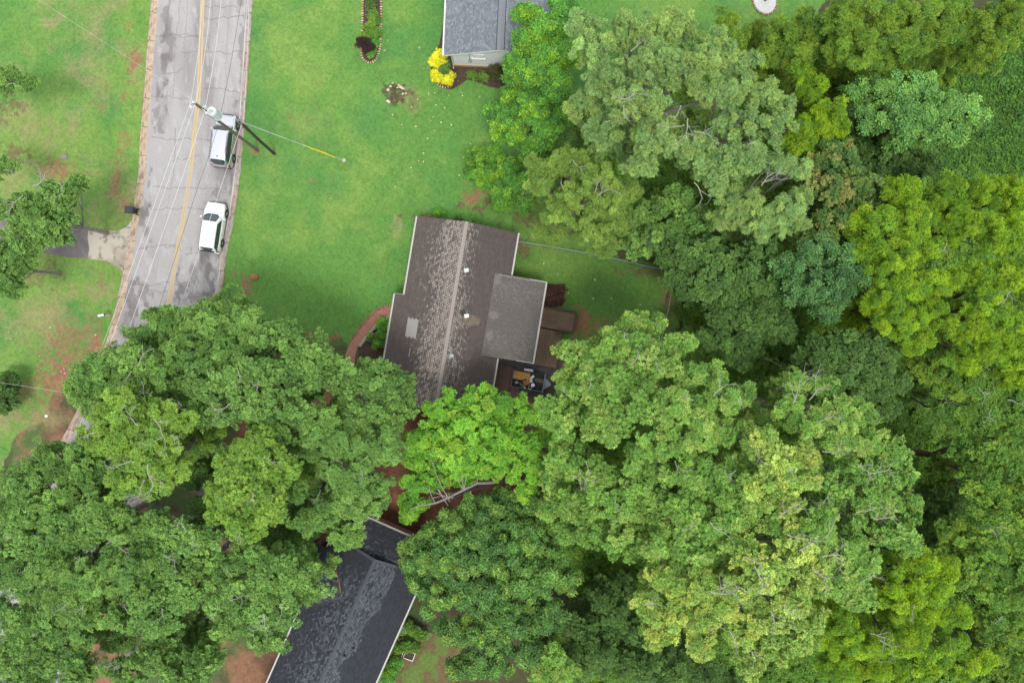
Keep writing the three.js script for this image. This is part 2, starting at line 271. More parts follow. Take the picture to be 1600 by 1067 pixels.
// drive on the west side: concrete apron, then asphalt
{
  const cm = dataTex(512, 512, (i, j, o) => { const v = fbm(i * .012, j * .012, 81, 4), h = hash2(i, j, 82); o[0] = .42; o[1] = .38; o[2] = .31; mix3(o, [.27, .23, .175], clamp((v - .42) * 3.2) * .9); mix3(o, [.12, .1, .08], clamp((fbm(i * .03, j * .03, 84, 4) - .55) * 4) * .7); const b = .85 + .3 * h; o[0] *= b; o[1] *= b; o[2] *= b; }, true, true);
  const am = dataTex(512, 512, (i, j, o) => { const v = fbm(i * .02, j * .02, 85, 4), h = hash2(i, j, 86); o[0] = .165; o[1] = .148; o[2] = .142; mix3(o, [.12, .106, .10], clamp((v - .45) * 3)); const b = .75 + .5 * h; o[0] *= b; o[1] *= b; o[2] *= b; }, true, true);
  tag(obj('driveway_apron', sheet([[138, 354], [160, 359], [182, 361], [197, 355], [204, 346], [207, 344], [206, 368], [200, 410], [193, 434], [190, 424], [180, 415], [165, 408], [136, 404], [139, 388], [136, 372]], .016, .15), new THREE.MeshStandardMaterial({ map: cm, roughness: .9, side: THREE.DoubleSide })), 'pale stained concrete driveway apron joining the street', 'driveway', null, 'structure');
  tag(obj('driveway', sheet([[137.5, 354], [135.5, 372], [138.5, 388], [135.5, 404], [105, 402], [60, 394], [-120, 386], [-120, 338], [30, 344], [105, 349]], .010, .15), new THREE.MeshStandardMaterial({ map: am, roughness: .85, side: THREE.DoubleSide })), 'dark asphalt driveway under the western trees', 'driveway', null, 'structure');
  tag(obj('driveway', sheet([[262, 690], [330, 700], [430, 730], [520, 720], [590, 735], [585, 775], [520, 790], [430, 815], [300, 770], [235, 745]], .010, .15), new THREE.MeshStandardMaterial({ map: am, roughness: .85, side: THREE.DoubleSide })), 'dark driveway under the oaks leading to the brown-roofed house', 'driveway', null, 'structure');
  tag(obj('walkway', sheet([[430, 955], [300, 990], [180, 1052], [160, 1040], [290, 975], [425, 940]], .010, .15), new THREE.MeshStandardMaterial({ map: am, roughness: .85, side: THREE.DoubleSide })), 'narrow grey path under the oaks by the charcoal roof', 'walkway', null, 'structure');
  const pm = dataTex(512, 512, (i, j, o) => { const v = fbm(i * .015, j * .015, 87, 4), h = hash2(i, j, 88); o[0] = .075; o[1] = .052; o[2] = .042; mix3(o, [.145, .072, .045], smooth(.45, .62, v)); mix3(o, [.035, .03, .03], smooth(.52, .66, fbm(i * .012, j * .012, 89, 3))); const b = .8 + .4 * h; o[0] *= b; o[1] *= b; o[2] *= b; });
  const pg = sheet([[768, 548], [850, 552], [905, 566], [880, 640], [800, 648], [768, 640]], .008), pu = pg.attributes.uv;
  for (let i = 0; i < pu.count; i++) pu.setXY(i, (pu.getX(i) + 3) / 10, (pu.getY(i) + 1) / 9);
  tag(obj('patio', pg, new THREE.MeshStandardMaterial({ map: pm, roughness: .55, side: THREE.DoubleSide })), 'wet dark patio stained with red clay behind the brown-roofed house', 'patio', null, 'structure');
}

// ───────────── houses ─────────────
const WHITE = std(.72, .72, .71, .5), TRIM = std(.55, .54, .51, .6), GLASS = new THREE.MeshPhysicalMaterial({ color: new THREE.Color().setRGB(.03, .035, .04), roughness: .06, metalness: 0, clearcoat: 1, side: THREE.DoubleSide });
function slab(pts, t, uvOf) {                                     // convex polygon with thickness
  const n = new THREE.Vector3().crossVectors(pts[1].clone().sub(pts[0]), pts[2].clone().sub(pts[0])).normalize(); if (n.y < 0) n.negate();
  const low = pts.map(p => p.clone().addScaledVector(n, -t)), pos = [], uv = [];
  const tri = (...q) => q.forEach(p => { pos.push(p.x, p.y, p.z); const w = uvOf ? uvOf(p) : [p.x, p.z]; uv.push(w[0], w[1]); });
  const flip = new THREE.Vector3().crossVectors(pts[1].clone().sub(pts[0]), pts[2].clone().sub(pts[0])).y < 0;
  for (let i = 1; i + 1 < pts.length; i++) { flip ? tri(pts[0], pts[i + 1], pts[i]) : tri(pts[0], pts[i], pts[i + 1]); flip ? tri(low[0], low[i], low[i + 1]) : tri(low[0], low[i + 1], low[i]); }
  for (let i = 0; i < pts.length; i++) { const j = (i + 1) % pts.length; tri(pts[i], low[i], low[j]); tri(pts[i], low[j], pts[j]); }
  const g = new THREE.BufferGeometry(); g.setAttribute('position', new THREE.Float32BufferAttribute(pos, 3)); g.setAttribute('uv', new THREE.Float32BufferAttribute(uv, 2)); g.computeVertexNormals(); return g;
}
// shingle courses: every tab has its own tone; dryAt(u, v) is the share of tabs that have dried or weathered pale there
function shingles(w, h, seed, { wet, dry, gap, tab = .30, course = .15, dryAt = () => 0, vary = .3, stains = [], ppm = 64, edge = .4, patchy = .4 }) {
  const W = Math.round(w * ppm), Hh = Math.round(h * ppm);
  const cell = (i, j) => { const u = (i + .5) / ppm, v = (j + .5) / ppm, r = Math.floor(v / course), fv = v / course - r, q = u / tab + (r & 1) * .5 + hash2(r, 1, seed) * .06, c = Math.floor(q), fu = q - c; return [u, v, r, fv, c, fu]; };
  const map = dataTex(W, Hh, (i, j, o) => {
    const [u, v, r, fv, c, fu] = cell(i, j), k = hash2(c, r, seed), k2 = hash2(c, r, seed + 9), g = hash2(i, j, seed + 3);
    const cov = dryAt(u, v) + (fbm(u * .9, v * .9, seed + 5, 3) - .5) * patchy;
    const d = clamp((cov - k * 1.0 + .06) * 1.5);
    o[0] = wet[0]; o[1] = wet[1]; o[2] = wet[2];
    const slot = fu < .13 || fv < edge && d > 0 && (fu < .5 || k2 < .35);
    mix3(o, dry, d * (slot ? .18 : 1));
    if (slot) mix3(o, gap, .55);
    for (const [su, sv, ru, rv, col, s] of stains) { const dd = Math.hypot((u - su) / ru, (v - sv) / rv) + (fbm(u * 3, v * 3, seed + 13, 3) - .5) * 1.2; mix3(o, col, s * smooth(1.1, .5, dd)); }
    const b = 1 - vary / 2 + vary * k2 + (g - .5) * .3; o[0] *= b; o[1] *= b; o[2] *= b;
  });
  const bump = dataTex(W, Hh, (i, j, o) => { const [, , r, fv, c, fu] = cell(i, j); o[0] = o[1] = o[2] = fu < .07 ? .1 : .25 + .6 * (1 - fv) + .12 * hash2(c, r, seed); }, false);
  return { map, bump, w, h };
}
function roofFace(parent, name, pts, o, ua, va, tx, t = .12, rough = .72) {
  const m = new THREE.MeshStandardMaterial({ map: tx.map, bumpMap: tx.bump, bumpScale: .02, roughness: rough, side: THREE.DoubleSide });
  return obj(name, slab(pts, t, p => [p.clone().sub(o).dot(ua) / tx.w, p.clone().sub(o).dot(va) / tx.h]), m, parent);
}
const lapSiding = (() => { const b = dataTex(8, 256, (i, j, o) => { o[0] = o[1] = o[2] = (j % 32) / 32; }, false, true); return b; })();
const brickMap = dataTex(512, 512, (i, j, o) => { const r = Math.floor(j / 16), x = i + (r & 1) * 24, c = Math.floor(x / 48), k = hash2(c, r, 120); if (j % 16 < 2 || x % 48 < 2) { o[0] = .38; o[1] = .35; o[2] = .31; } else { o[0] = .22 + .12 * k; o[1] = .085 + .05 * k; o[2] = .06 + .03 * k; } }, true, true);
const BRICK = new THREE.MeshStandardMaterial({ map: brickMap, roughness: .9, side: THREE.DoubleSide });
function gutter(parent, a, b, mat = TRIM) {                        // a K-style trough hung on the eave
  const d = b.clone().sub(a), L = d.length(), g = merge([bx(.012, .12, L, -.06, 0, 0), bx(.012, .12, L, .06, 0, 0), bx(.13, .012, L, 0, -.06, 0)]);
  const m = obj('gutter', g, mat, parent); m.position.copy(a).add(b).multiplyScalar(.5); m.rotation.y = Math.atan2(d.x, d.z); return m;
}
function opening(parent, name, w, h, p, ry, paneMat = GLASS) {     // window or door with frame, panes and sill
  const f = obj(name, [bx(.08, h, .07, -w / 2, 0, 0), bx(.08, h, .07, w / 2, 0, 0), bx(w + .08, .08, .072, 0, h / 2, 0), bx(w + .08, .08, .074, 0, -h / 2, 0), bx(w, .045, .05, 0, 0, 0)], WHITE, parent);
  f.position.copy(p); f.rotation.y = ry;
  obj('pane', bx(w - .08, h - .08, .02, 0, 0, -.01), paneMat, f);
  return f;
}
{ // the brown-roofed ranch house
  const h = thing('brown_roof_house', 'ranch house under a brown shingle roof, pale along its ridge', 'house', V(-3.83, 0, -10.12), -9.4 * Math.PI / 180);
  const hw = 4.42, L = 16.2, yr = 4.35, ye = 2.9, k = (yr - ye) / hw, sl = Math.hypot(1, k);
  const walls = obj('wall', [bx(8.0, 2.75, .2, 0, 1.375, .35), bx(8.0, 2.75, .2, 0, 1.375, L - .35), bx(.2, 2.75, L - .9, -3.9, 1.375, L / 2), bx(.2, 2.75, L - .9, 3.9, 1.375, L / 2)], BRICK, h);
  for (const z of [.35, L - .35]) { const s = new THREE.Shape([new THREE.Vector2(-4, 2.75), new THREE.Vector2(4, 2.75), new THREE.Vector2(0, 4.05)]); obj('gable', new THREE.ExtrudeGeometry(s, { depth: .16, bevelEnabled: false }).translate(0, 0, z - .08), WHITE, h); }
  obj('rear_wall', [bx(3.2, 2.5, .18, 5.5, 1.25, 4.1), bx(3.2, 2.5, .18, 5.5, 1.25, 10.6), bx(.18, 2.5, 6.4, 7.05, 1.25, 7.35)], BRICK, h);
  for (const z of [2.2, 4.8, 9, 13]) opening(h, 'window', 1.1, 1.3, V(-4.02, 1.5, z), -Math.PI / 2);
  for (const x of [-2, 2]) { opening(h, 'window', 1, 1.2, V(x, 1.5, .23), Math.PI); opening(h, 'window', 1, 1.2, V(x, 1.5, L - .23), 0); }
  opening(h, 'window', 1.2, 1.3, V(4.02, 1.5, 1.8), Math.PI / 2);
  const door = opening(h, 'door', .95, 2.1, V(-4.02, 1.1, 7.4), -Math.PI / 2, std(.25, .06, .04, .5)); obj('handle', new THREE.SphereGeometry(.035, 10, 8).translate(.33, -.05, .04), std(.5, .42, .2, .3, { metalness: 1 }), door);
  const rdoor = opening(h, 'door', 1.8, 2.05, V(7.16, 1.15, 8), Math.PI / 2); obj('handle', bx(.03, .2, .03, .1, 0, .05), WHITE, rdoor);
  // drying tabs: pale near the ridge, soaked toward the eaves
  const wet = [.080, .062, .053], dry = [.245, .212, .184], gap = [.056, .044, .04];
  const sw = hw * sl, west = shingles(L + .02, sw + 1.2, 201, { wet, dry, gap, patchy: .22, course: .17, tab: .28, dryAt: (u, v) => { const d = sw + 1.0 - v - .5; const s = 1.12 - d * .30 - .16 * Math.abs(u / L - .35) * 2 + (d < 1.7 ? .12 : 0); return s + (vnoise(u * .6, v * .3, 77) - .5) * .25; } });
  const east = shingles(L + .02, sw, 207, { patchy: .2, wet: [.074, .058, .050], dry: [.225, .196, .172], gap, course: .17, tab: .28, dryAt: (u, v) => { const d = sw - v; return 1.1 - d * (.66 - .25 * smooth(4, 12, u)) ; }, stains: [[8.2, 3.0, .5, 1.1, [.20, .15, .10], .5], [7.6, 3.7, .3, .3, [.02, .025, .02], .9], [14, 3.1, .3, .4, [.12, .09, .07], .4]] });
  const Y = (x) => yr - k * Math.abs(x);
  const uZ = V(0, 0, 1), vW = V(1, k, 0).normalize(), vE = V(-1, k, 0).normalize();
  const oW = V(-hw - 1.0 / sl, Y(hw + 1.0 / sl), 0);
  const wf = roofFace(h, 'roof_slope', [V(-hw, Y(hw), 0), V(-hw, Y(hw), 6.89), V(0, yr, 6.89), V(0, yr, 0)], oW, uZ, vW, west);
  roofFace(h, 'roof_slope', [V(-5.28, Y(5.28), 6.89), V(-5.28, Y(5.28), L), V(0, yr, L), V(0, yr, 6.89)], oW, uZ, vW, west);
  const oE = V(hw, Y(hw), 0);
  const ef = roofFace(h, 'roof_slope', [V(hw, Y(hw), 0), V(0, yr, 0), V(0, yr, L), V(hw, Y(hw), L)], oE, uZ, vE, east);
  // grey low-slope roof over the rear room
  const grey = shingles(7.3, 4.6, 211, { wet: [.084, .073, .064], dry: [.135, .118, .103], gap: [.05, .045, .042], course: .14, tab: .09, dryAt: (u, v) => .35 + .25 * Math.sin(u * 1.3), vary: .22, edge: .1, stains: [[3.6, 4.0, .5, .5, [.18, .16, .13], .5], [5.4, 4.1, .5, .3, [.19, .17, .14], .45], [.5, 4.2, .5, .4, [.17, .15, .13], .5], [.1, 2, .14, 2.6, [.2, .19, .165], .5], [3, 1, 1.3, .5, [.10, .08, .06], .4], [7.1, 2, .25, 2.2, [.15, .13, .11], .5]] });
  const x0 = 3.02, x1 = 7.5, yA = Y(x0) + .02, yB = 2.72, kr = (yA - yB) / (x1 - x0);
  roofFace(h, 'rear_roof', [V(x1, yB, 3.77), V(x0, yA, 3.77), V(x0, yA, 10.95), V(x1, yB, 10.95)], V(x1, yB, 3.77), uZ, V(-1, kr, 0).normalize(), grey, .14, .6);
  for (const z of [3.80, 10.92]) obj('fascia', bx(x1 - x0 - .2, .16, .04, (x1 + x0) / 2 + .1, (yA + yB) / 2 - .2, z), TRIM, h);
  // ridge cap of folded shingles
  const cap = []; for (let z = 0; z < L; z += .24) { const zz = Math.min(.26, L - z), y = yr + .022 + (z / .24 % 2 < 1 ? .004 : 0); cap.push(slab([V(0, y, z), V(0, y, z + zz), V(-.16, y - .052, z + zz), V(-.16, y - .052, z)], .012), slab([V(0, y, z), V(0, y, z + zz), V(.16, y - .052, z + zz), V(.16, y - .052, z)], .012)); }
  const ridge = obj('ridge_cap', cap, std(.29, .25, .222, .85), h); ridge.userData.kind = 'stuff';
  gutter(h, V(-hw - .07, ye - .05, .02), V(-hw - .07, ye - .05, 6.86)); gutter(h, V(-5.35, Y(5.28) - .05, 6.92), V(-5.35, Y(5.28) - .05, L)); gutter(h, V(hw + .07, ye - .05, 0), V(hw + .07, ye - .05, 3.7)); gutter(h, V(hw + .07, ye - .05, 11), V(hw + .07, ye - .05, L)); gutter(h, V(x1 + .07, yB - .06, 3.77), V(x1 + .07, yB - .06, 10.98));
  obj('drip_edge', slab([V(-5.28, Y(5.28) + .01, 6.87), V(-hw, Y(hw) + .01, 6.87), V(-hw, Y(hw) + .01, 6.89), V(-5.28, Y(5.28) + .01, 6.89)], .1), TRIM, h);
  // roof vents: pipe boot and cowl
  const vent = (x, z, s, mat) => { const g = obj('roof_vent', [bx(.42 * s, .02, .42 * s, 0, .0, 0), cyl(.12 * s, .1 * s, .28, 12, 0, 0, 0), rb(.34 * s, .1, .30 * s, .03, 0, .30, 0)], mat, h); g.position.set(x, Y(x) + .03, z); g.rotation.z = x > 0 ? -Math.atan(k) : Math.atan(k); g.rotation.y = .4; };
  vent(.62, 4.05, .85, std(.62, .64, .65, .4)); vent(1.25, 7.85, .8, std(.8, .8, .8, .4)); vent(.55, 11.4, .85, std(.38, .42, .42, .4, { metalness: .4 }));
  // a mended patch of new pale tabs on the west slope, and a pale strip
  const patch = obj('roof_patch', (() => { const a = [], R = rng(9), P = (x, z) => V(x, Y(x) + .022, z); for (let i = 0; i < 6; i++) for (let j = 0; j < 10; j++) { const xa = -3.75 + i * .165, za = 8.75 + j * .165 + ((i & 1) ? .1 : 0); a.push(slab([P(xa, za), P(xa + .163, za), P(xa + .163, za + .16), P(xa, za + .16)], .012)); } return a; })(), std(.27, .262, .245, .85), h); patch.userData.kind = 'stuff';
  obj('roof_strip', slab([V(-3.15, Y(3.15) + .02, 11.35), V(-3.05, Y(3.05) + .02, 11.35), V(-3.05, Y(3.05) + .02, 12.1), V(-3.15, Y(3.15) + .02, 12.1)], .01), std(.26, .24, .22, .85), h);
}
{ // the deck behind it, boards laid one by one
  const d = thing('wooden_deck', 'weathered brown wooden deck with railing behind the ranch house', 'deck', V(-3.83, 0, -10.12), -9.4 * Math.PI / 180);
  const woods = [0, 1, 2, 3].map(k => { const t = dataTex(512, 32, (i, j, o) => { const v = fbm(i * .02, j * .35, 130 + k, 4), h = hash2(i >> 1, j, 131 + k); o[0] = .19 + .015 * k; o[1] = .125 + .008 * k; o[2] = .08; mix3(o, [.07, .04, .026], clamp((v - .38) * 2.6)); mix3(o, [.24, .16, .10], clamp((fbm(i * .01, j * .2, 140 + k, 3) - .55) * 3)); const b = .8 + .4 * h; o[0] *= b; o[1] *= b; o[2] *= b; }); return new THREE.MeshStandardMaterial({ map: t, roughness: .7 }); });
  const R = rng(77), bw = .14;
  const g1 = new RoundedBoxGeometry(3.3, .035, bw - .012, 1, .006), g2 = new RoundedBoxGeometry(bw - .012, .035, 3.3, 1, .006);
  for (let i = 0; i < 13; i++) { const m = obj('board', g1, woods[Math.floor(R() * 4)], d); m.position.set(9.02 + (R() - .5) * .02, .6 + (R() - .5) * .006, 5.9 + i * bw); }
  for (let i = 0; i < 17; i++) { const m = obj('board', g2, woods[Math.floor(R() * 4)], d); m.position.set(7.45 + i * bw, .44 + (R() - .5) * .006, 9.42); }
  const dark = std(.06, .036, .026, .75);
  const post = (x, z, h, y = .55) => obj('post', rb(.1, h, .1, .012, x, y + h / 2, z), dark, d);
  for (const [x, z] of [[7.6, 5.85], [9.1, 5.85], [10.68, 5.85], [10.68, 6.7], [10.68, 7.66], [9.3, 7.66]]) post(x, z, 1.0, 0);
  obj('rail', rb(3.1, .05, .15, .012, 9.12, 1.03, 5.85), dark, d); obj('rail', rb(.15, .05, 1.7, .012, 10.68, 1.032, 6.75), dark, d); obj('rail', rb(1.35, .05, .15, .012, 9.98, 1.034, 7.66), dark, d);
  for (let i = 0; i < 22; i++) { obj('baluster', bx(.035, .45, .035, 7.7 + i * .136, .83, 5.85), dark, d); if (i < 11) obj('baluster', bx(.035, .45, .035, 10.68, .83, 5.98 + i * .15), dark, d); }
  obj('newel', [rb(.12, 1.2, .12, .012, 9.3, .7, 7.95), rb(.12, 1.2, .12, .012, 9.55, .7, 7.95), rb(.4, .05, .14, .01, 9.42, 1.3, 7.95)], dark, d);
  for (const z of [5.86, 7.64]) obj('beam', bx(3.25, .2, .06, 9.02, .47, z), dark, d);
  for (const z of [7.85, 11.0]) obj('beam', bx(2.35, .16, .06, 8.55, .33, z), dark, d);
}
{ // the grey-roofed house at the top
  const h = thing('grey_roof_house', 'white house under a blue-grey shingle roof beside the golden shrubs', 'house', V(-1.0, 0, -24.55), -2.5 * Math.PI / 180);
  const hw = 4.92, L = 16, yr = 4.5, k = (yr - 2.9) / hw, sw = hw * Math.hypot(1, k), Y = x => yr - k * Math.abs(x);
  const lap = new THREE.MeshStandardMaterial({ color: new THREE.Color().setRGB(.86, .87, .88), roughness: .5, side: THREE.DoubleSide, bumpMap: lapSiding, bumpScale: .012 });
  const tx = s => shingles(L, sw, s, { wet: [.145, .163, .183], dry: [.21, .233, .26], gap: [.07, .08, .092], dryAt: () => .42, course: .15, tab: .25, vary: .4, edge: .15, patchy: .12, stains: s === 223 ? [[13.2, 4.9, .9, .3, [.32, .33, .35], .6]] : [] });
  roofFace(h, 'roof_slope', [V(-hw, Y(hw), 0), V(0, yr, 0), V(0, yr, -L), V(-hw, Y(hw), -L)], V(-hw, Y(hw), -L), V(0, 0, 1), V(1, k, 0).normalize(), tx(221), .1, .75);
  roofFace(h, 'roof_slope', [V(hw, Y(hw), 0), V(0, yr, 0), V(0, yr, -L), V(hw, Y(hw), -L)], V(hw, Y(hw), -L), V(0, 0, 1), V(-1, k, 0).normalize(), tx(223), .1, .75);
  obj('ridge_vent', slab([V(-.3, yr - .06, 0), V(-.3, yr - .06, -L), V(0, yr + .06, -L), V(0, yr + .06, 0)], .05), std(.165, .18, .2, .8), h); obj('ridge_vent', slab([V(.3, yr - .06, 0), V(.3, yr - .06, -L), V(0, yr + .06, -L), V(0, yr + .06, 0)], .05), std(.165, .18, .2, .8), h);
  for (const x of [-.33, .33]) obj('vent_slot', rb(.07, .05, L - .02, .015, x, yr - .1, -L / 2), std(.03, .032, .036, .8), h);
  const zW = -.28, s = new THREE.Shape([new THREE.Vector2(-4.25, .35), new THREE.Vector2(4.25, .35), new THREE.Vector2(4.25, 2.95), new THREE.Vector2(0, 4.32), new THREE.Vector2(-4.25, 2.95)]);
  const gw = new THREE.ExtrudeGeometry(s, { depth: .18, bevelEnabled: false }).translate(0, 0, zW - .18); for (let i = 0; i < gw.attributes.uv.count; i++) gw.attributes.uv.setXY(i, gw.attributes.uv.getX(i) * .8, gw.attributes.uv.getY(i) * .8);
  obj('gable_wall', gw, lap, h);
  obj('wall', [bx(.18, 2.6, L - 1, -4.16, 1.65, -L / 2 - .1), bx(.18, 2.6, L - 1, 4.16, 1.65, -L / 2 - .1), bx(8.3, 2.6, .18, 0, 1.65, -L + .4)], lap, h);
  obj('foundation', [bx(8.6, .35, .24, 0, .175, zW - .07), bx(.22, .35, L - 1, -4.2, .175, -L / 2 - .1), bx(.22, .35, L - 1, 4.2, .175, -L / 2 - .1)], std(.5, .34, .16, .9), h);
  obj('barge_board', [slab([V(-hw, Y(hw) - .02, .012), V(0, yr - .02, .012), V(0, yr - .2, .012), V(-hw, Y(hw) - .2, .012)], .02), slab([V(hw, Y(hw) - .02, .012), V(0, yr - .02, .012), V(0, yr - .2, .012), V(hw, Y(hw) - .2, .012)], .02)], WHITE, h);
  const v = opening(h, 'window', .95, .62, V(-1.95, 2.35, zW + .03), 0);
  obj('sill', bx(1.2, .05, .14, 0, -.36, .05), WHITE, v); for (let i = 0; i < 5; i++) obj('louvre', bx(.84, .02, .05, 0, -.2 + i * .1, .03), TRIM, v);
  obj('electric_meter', [rb(.28, .4, .14, .03, -2.75, 1.4, zW + .08), cyl(.1, .1, .1, 12, -2.75, 1.5, zW + .12), cyl(.025, .025, 1.6, 8, -2.75, 1.5, zW + .05)], std(.4, .42, .42, .5, { metalness: .3 }), h);
  gutter(h, V(-hw - .07, 2.86, 0), V(-hw - .07, 2.86, -L), std(.75, .75, .74, .5)); gutter(h, V(hw + .07, 2.86, 0), V(hw + .07, 2.86, -L), WHITE);
  obj('downspout', tube([V(-4.4, 2.7, zW + .08), V(-4.32, 2.3, zW + .06), V(-4.32, .2, zW + .06), V(-4.32, .06, zW + .3)], .04, .04, 8), WHITE, h);
  opening(h, 'window', 1, 1.3, V(-4.3, 1.7, -4), -Math.PI / 2); opening(h, 'window', 1, 1.3, V(-4.3, 1.7, -9), -Math.PI / 2);
}
{ // the charcoal-roofed house at the bottom: hipped end with a small gablet, cross gable to the west
  const h = thing('charcoal_roof_house', 'house under a charcoal shingle roof among the oaks at the bottom', 'house', V(-16.44, 0, 29.41), -24 * Math.PI / 180);
  const hw = 4.28, pk = .4, N = -14.55, S = 12, yr = 3 + pk * hw, Y = x => yr - pk * Math.abs(x), sl = Math.hypot(1, pk);
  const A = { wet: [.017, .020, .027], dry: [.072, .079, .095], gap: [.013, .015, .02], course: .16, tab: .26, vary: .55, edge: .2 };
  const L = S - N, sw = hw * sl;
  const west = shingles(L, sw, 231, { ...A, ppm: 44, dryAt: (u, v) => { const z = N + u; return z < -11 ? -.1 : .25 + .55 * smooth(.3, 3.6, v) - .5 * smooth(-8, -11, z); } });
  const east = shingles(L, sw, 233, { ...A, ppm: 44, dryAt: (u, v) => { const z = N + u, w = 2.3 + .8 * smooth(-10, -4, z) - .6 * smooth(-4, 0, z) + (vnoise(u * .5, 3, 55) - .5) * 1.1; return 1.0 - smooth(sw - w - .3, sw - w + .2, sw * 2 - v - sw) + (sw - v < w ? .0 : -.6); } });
  const zB = -12, xb = hw - 2.55, uz = V(0, 0, 1);
  roofFace(h, 'roof_slope', [V(-hw, 3, S), V(-hw, 3, N), V(-xb, Y(xb), zB), V(0, yr, zB), V(0, yr, S)], V(-hw, 3, N), uz, V(1, pk, 0).normalize(), west, .1, .85);
  roofFace(h, 'roof_slope', [V(hw, 3, S), V(hw, 3, N), V(xb, Y(xb), zB), V(0, yr, zB), V(0, yr, S)], V(hw, 3, N), uz, V(-1, pk, 0).normalize(), east, .1, .85);
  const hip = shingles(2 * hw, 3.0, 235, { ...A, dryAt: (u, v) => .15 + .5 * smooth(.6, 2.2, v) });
  roofFace(h, 'hip_slope', [V(-hw, 3, N), V(hw, 3, N), V(xb, Y(xb), zB), V(-xb, Y(xb), zB)], V(-hw, 3, N), V(1, 0, 0), V(0, pk, 1).normalize(), hip, .1, .85);
  obj('gablet', slab([V(-xb, Y(xb), zB + .05), V(xb, Y(xb), zB + .05), V(0, yr - .03, zB + .05)], .06), std(.06, .065, .075, .8), h);
  const lip = std(.045, .05, .06, .7);
  obj('gablet_edge', [slab([V(-xb - .05, Y(xb) + .06, zB - .22), V(0, yr + .04, zB - .22), V(0, yr + .04, zB + .02), V(-xb - .05, Y(xb) + .06, zB + .02)], .05), slab([V(xb + .05, Y(xb) + .06, zB - .22), V(0, yr + .04, zB - .22), V(0, yr + .04, zB + .02), V(xb + .05, Y(xb) + .06, zB + .02)], .05)], lip, h);
  // cross gable
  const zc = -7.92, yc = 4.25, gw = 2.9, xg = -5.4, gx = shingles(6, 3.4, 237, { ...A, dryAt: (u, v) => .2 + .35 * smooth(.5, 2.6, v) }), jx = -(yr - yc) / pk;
  for (const s of [-1, 1]) roofFace(h, 'gable_slope', [V(jx, yc + .02, zc), V(xg, yc + .02, zc), V(xg, yc - gw * pk + .02, zc + s * gw), V(jx - gw, yc - gw * pk + .02, zc + s * gw)], V(xg, yc - gw * pk, zc + s * gw), V(1, 0, 0), V(0, pk, -s).normalize(), gx, .08, .85);
  const gs = new THREE.Shape([new THREE.Vector2(-2.6, 0), new THREE.Vector2(2.6, 0), new THREE.Vector2(2.6, 3), new THREE.Vector2(0, 4.05), new THREE.Vector2(-2.6, 3)]);
  obj('gable_wall', new THREE.ExtrudeGeometry(gs, { depth: .18, bevelEnabled: false }).rotateY(-Math.PI / 2).translate(-4.95, 0, zc), BRICK, h);
  const cap = []; for (let z = zB - .1; z < S; z += .3) { cap.push(slab([V(0, yr + .03, z), V(0, yr + .03, z + .29), V(-.15, yr - .03, z + .29), V(-.15, yr - .03, z)], .012), slab([V(0, yr + .03, z), V(0, yr + .03, z + .29), V(.15, yr - .03, z + .29), V(.15, yr - .03, z)], .012)); }
  obj('ridge_cap', cap, std(.06, .066, .08, .85), h).userData.kind = 'stuff';
  obj('wall', [bx(7.6, 2.9, .2, 0, 1.45, N + .55), bx(.2, 2.9, L - 1.2, -3.75, 1.45, (N + S) / 2), bx(.2, 2.9, L - 1.2, 3.75, 1.45, (N + S) / 2), bx(7.6, 2.9, .2, 0, 1.45, S - .5)], BRICK, h);
  gutter(h, V(-hw - .07, 2.95, N), V(-hw - .07, 2.95, zc - gw)); gutter(h, V(-hw - .07, 2.95, zc + gw), V(-hw - .07, 2.95, S)); gutter(h, V(hw + .07, 2.95, N), V(hw + .07, 2.95, S)); gutter(h, V(-hw, 2.95, N - .07), V(hw, 2.95, N - .07));
  for (const z of [-10, -4, 2, 7]) opening(h, 'window', 1, 1.3, V(3.87, 1.6, z), Math.PI / 2);
  for (const x of [-2, 2]) opening(h, 'window', 1, 1.3, V(x, 1.6, N + .43), Math.PI);
  for (const [x, z] of [[.9, -3.6], [1.3, -4.4]]) { const g = obj('roof_vent', [cyl(.07, .07, .3, 10), cyl(.16, .1, .06, 12)], std(.02, .02, .022, .6), h); g.position.set(x, Y(x) - .02, z); }
  // leaf litter caught in the valley
  const R = rng(88), lf = []; for (let i = 0; i < 40; i++) { const t = R(), x = lerp(jx - .2, jx - 2.6, t), z = zc - lerp(.2, 2.6, t) + (R() - .5) * .22; lf.push(new THREE.PlaneGeometry(.09, .06).rotateX(-Math.PI / 2 + (R() - .5)).rotateY(R() * 6).translate(x, Y(x) + .06 + R() * .03, z)); }
  obj('leaf_litter', lf, std(.30, .17, .07, .9), h).userData.kind = 'stuff';
}

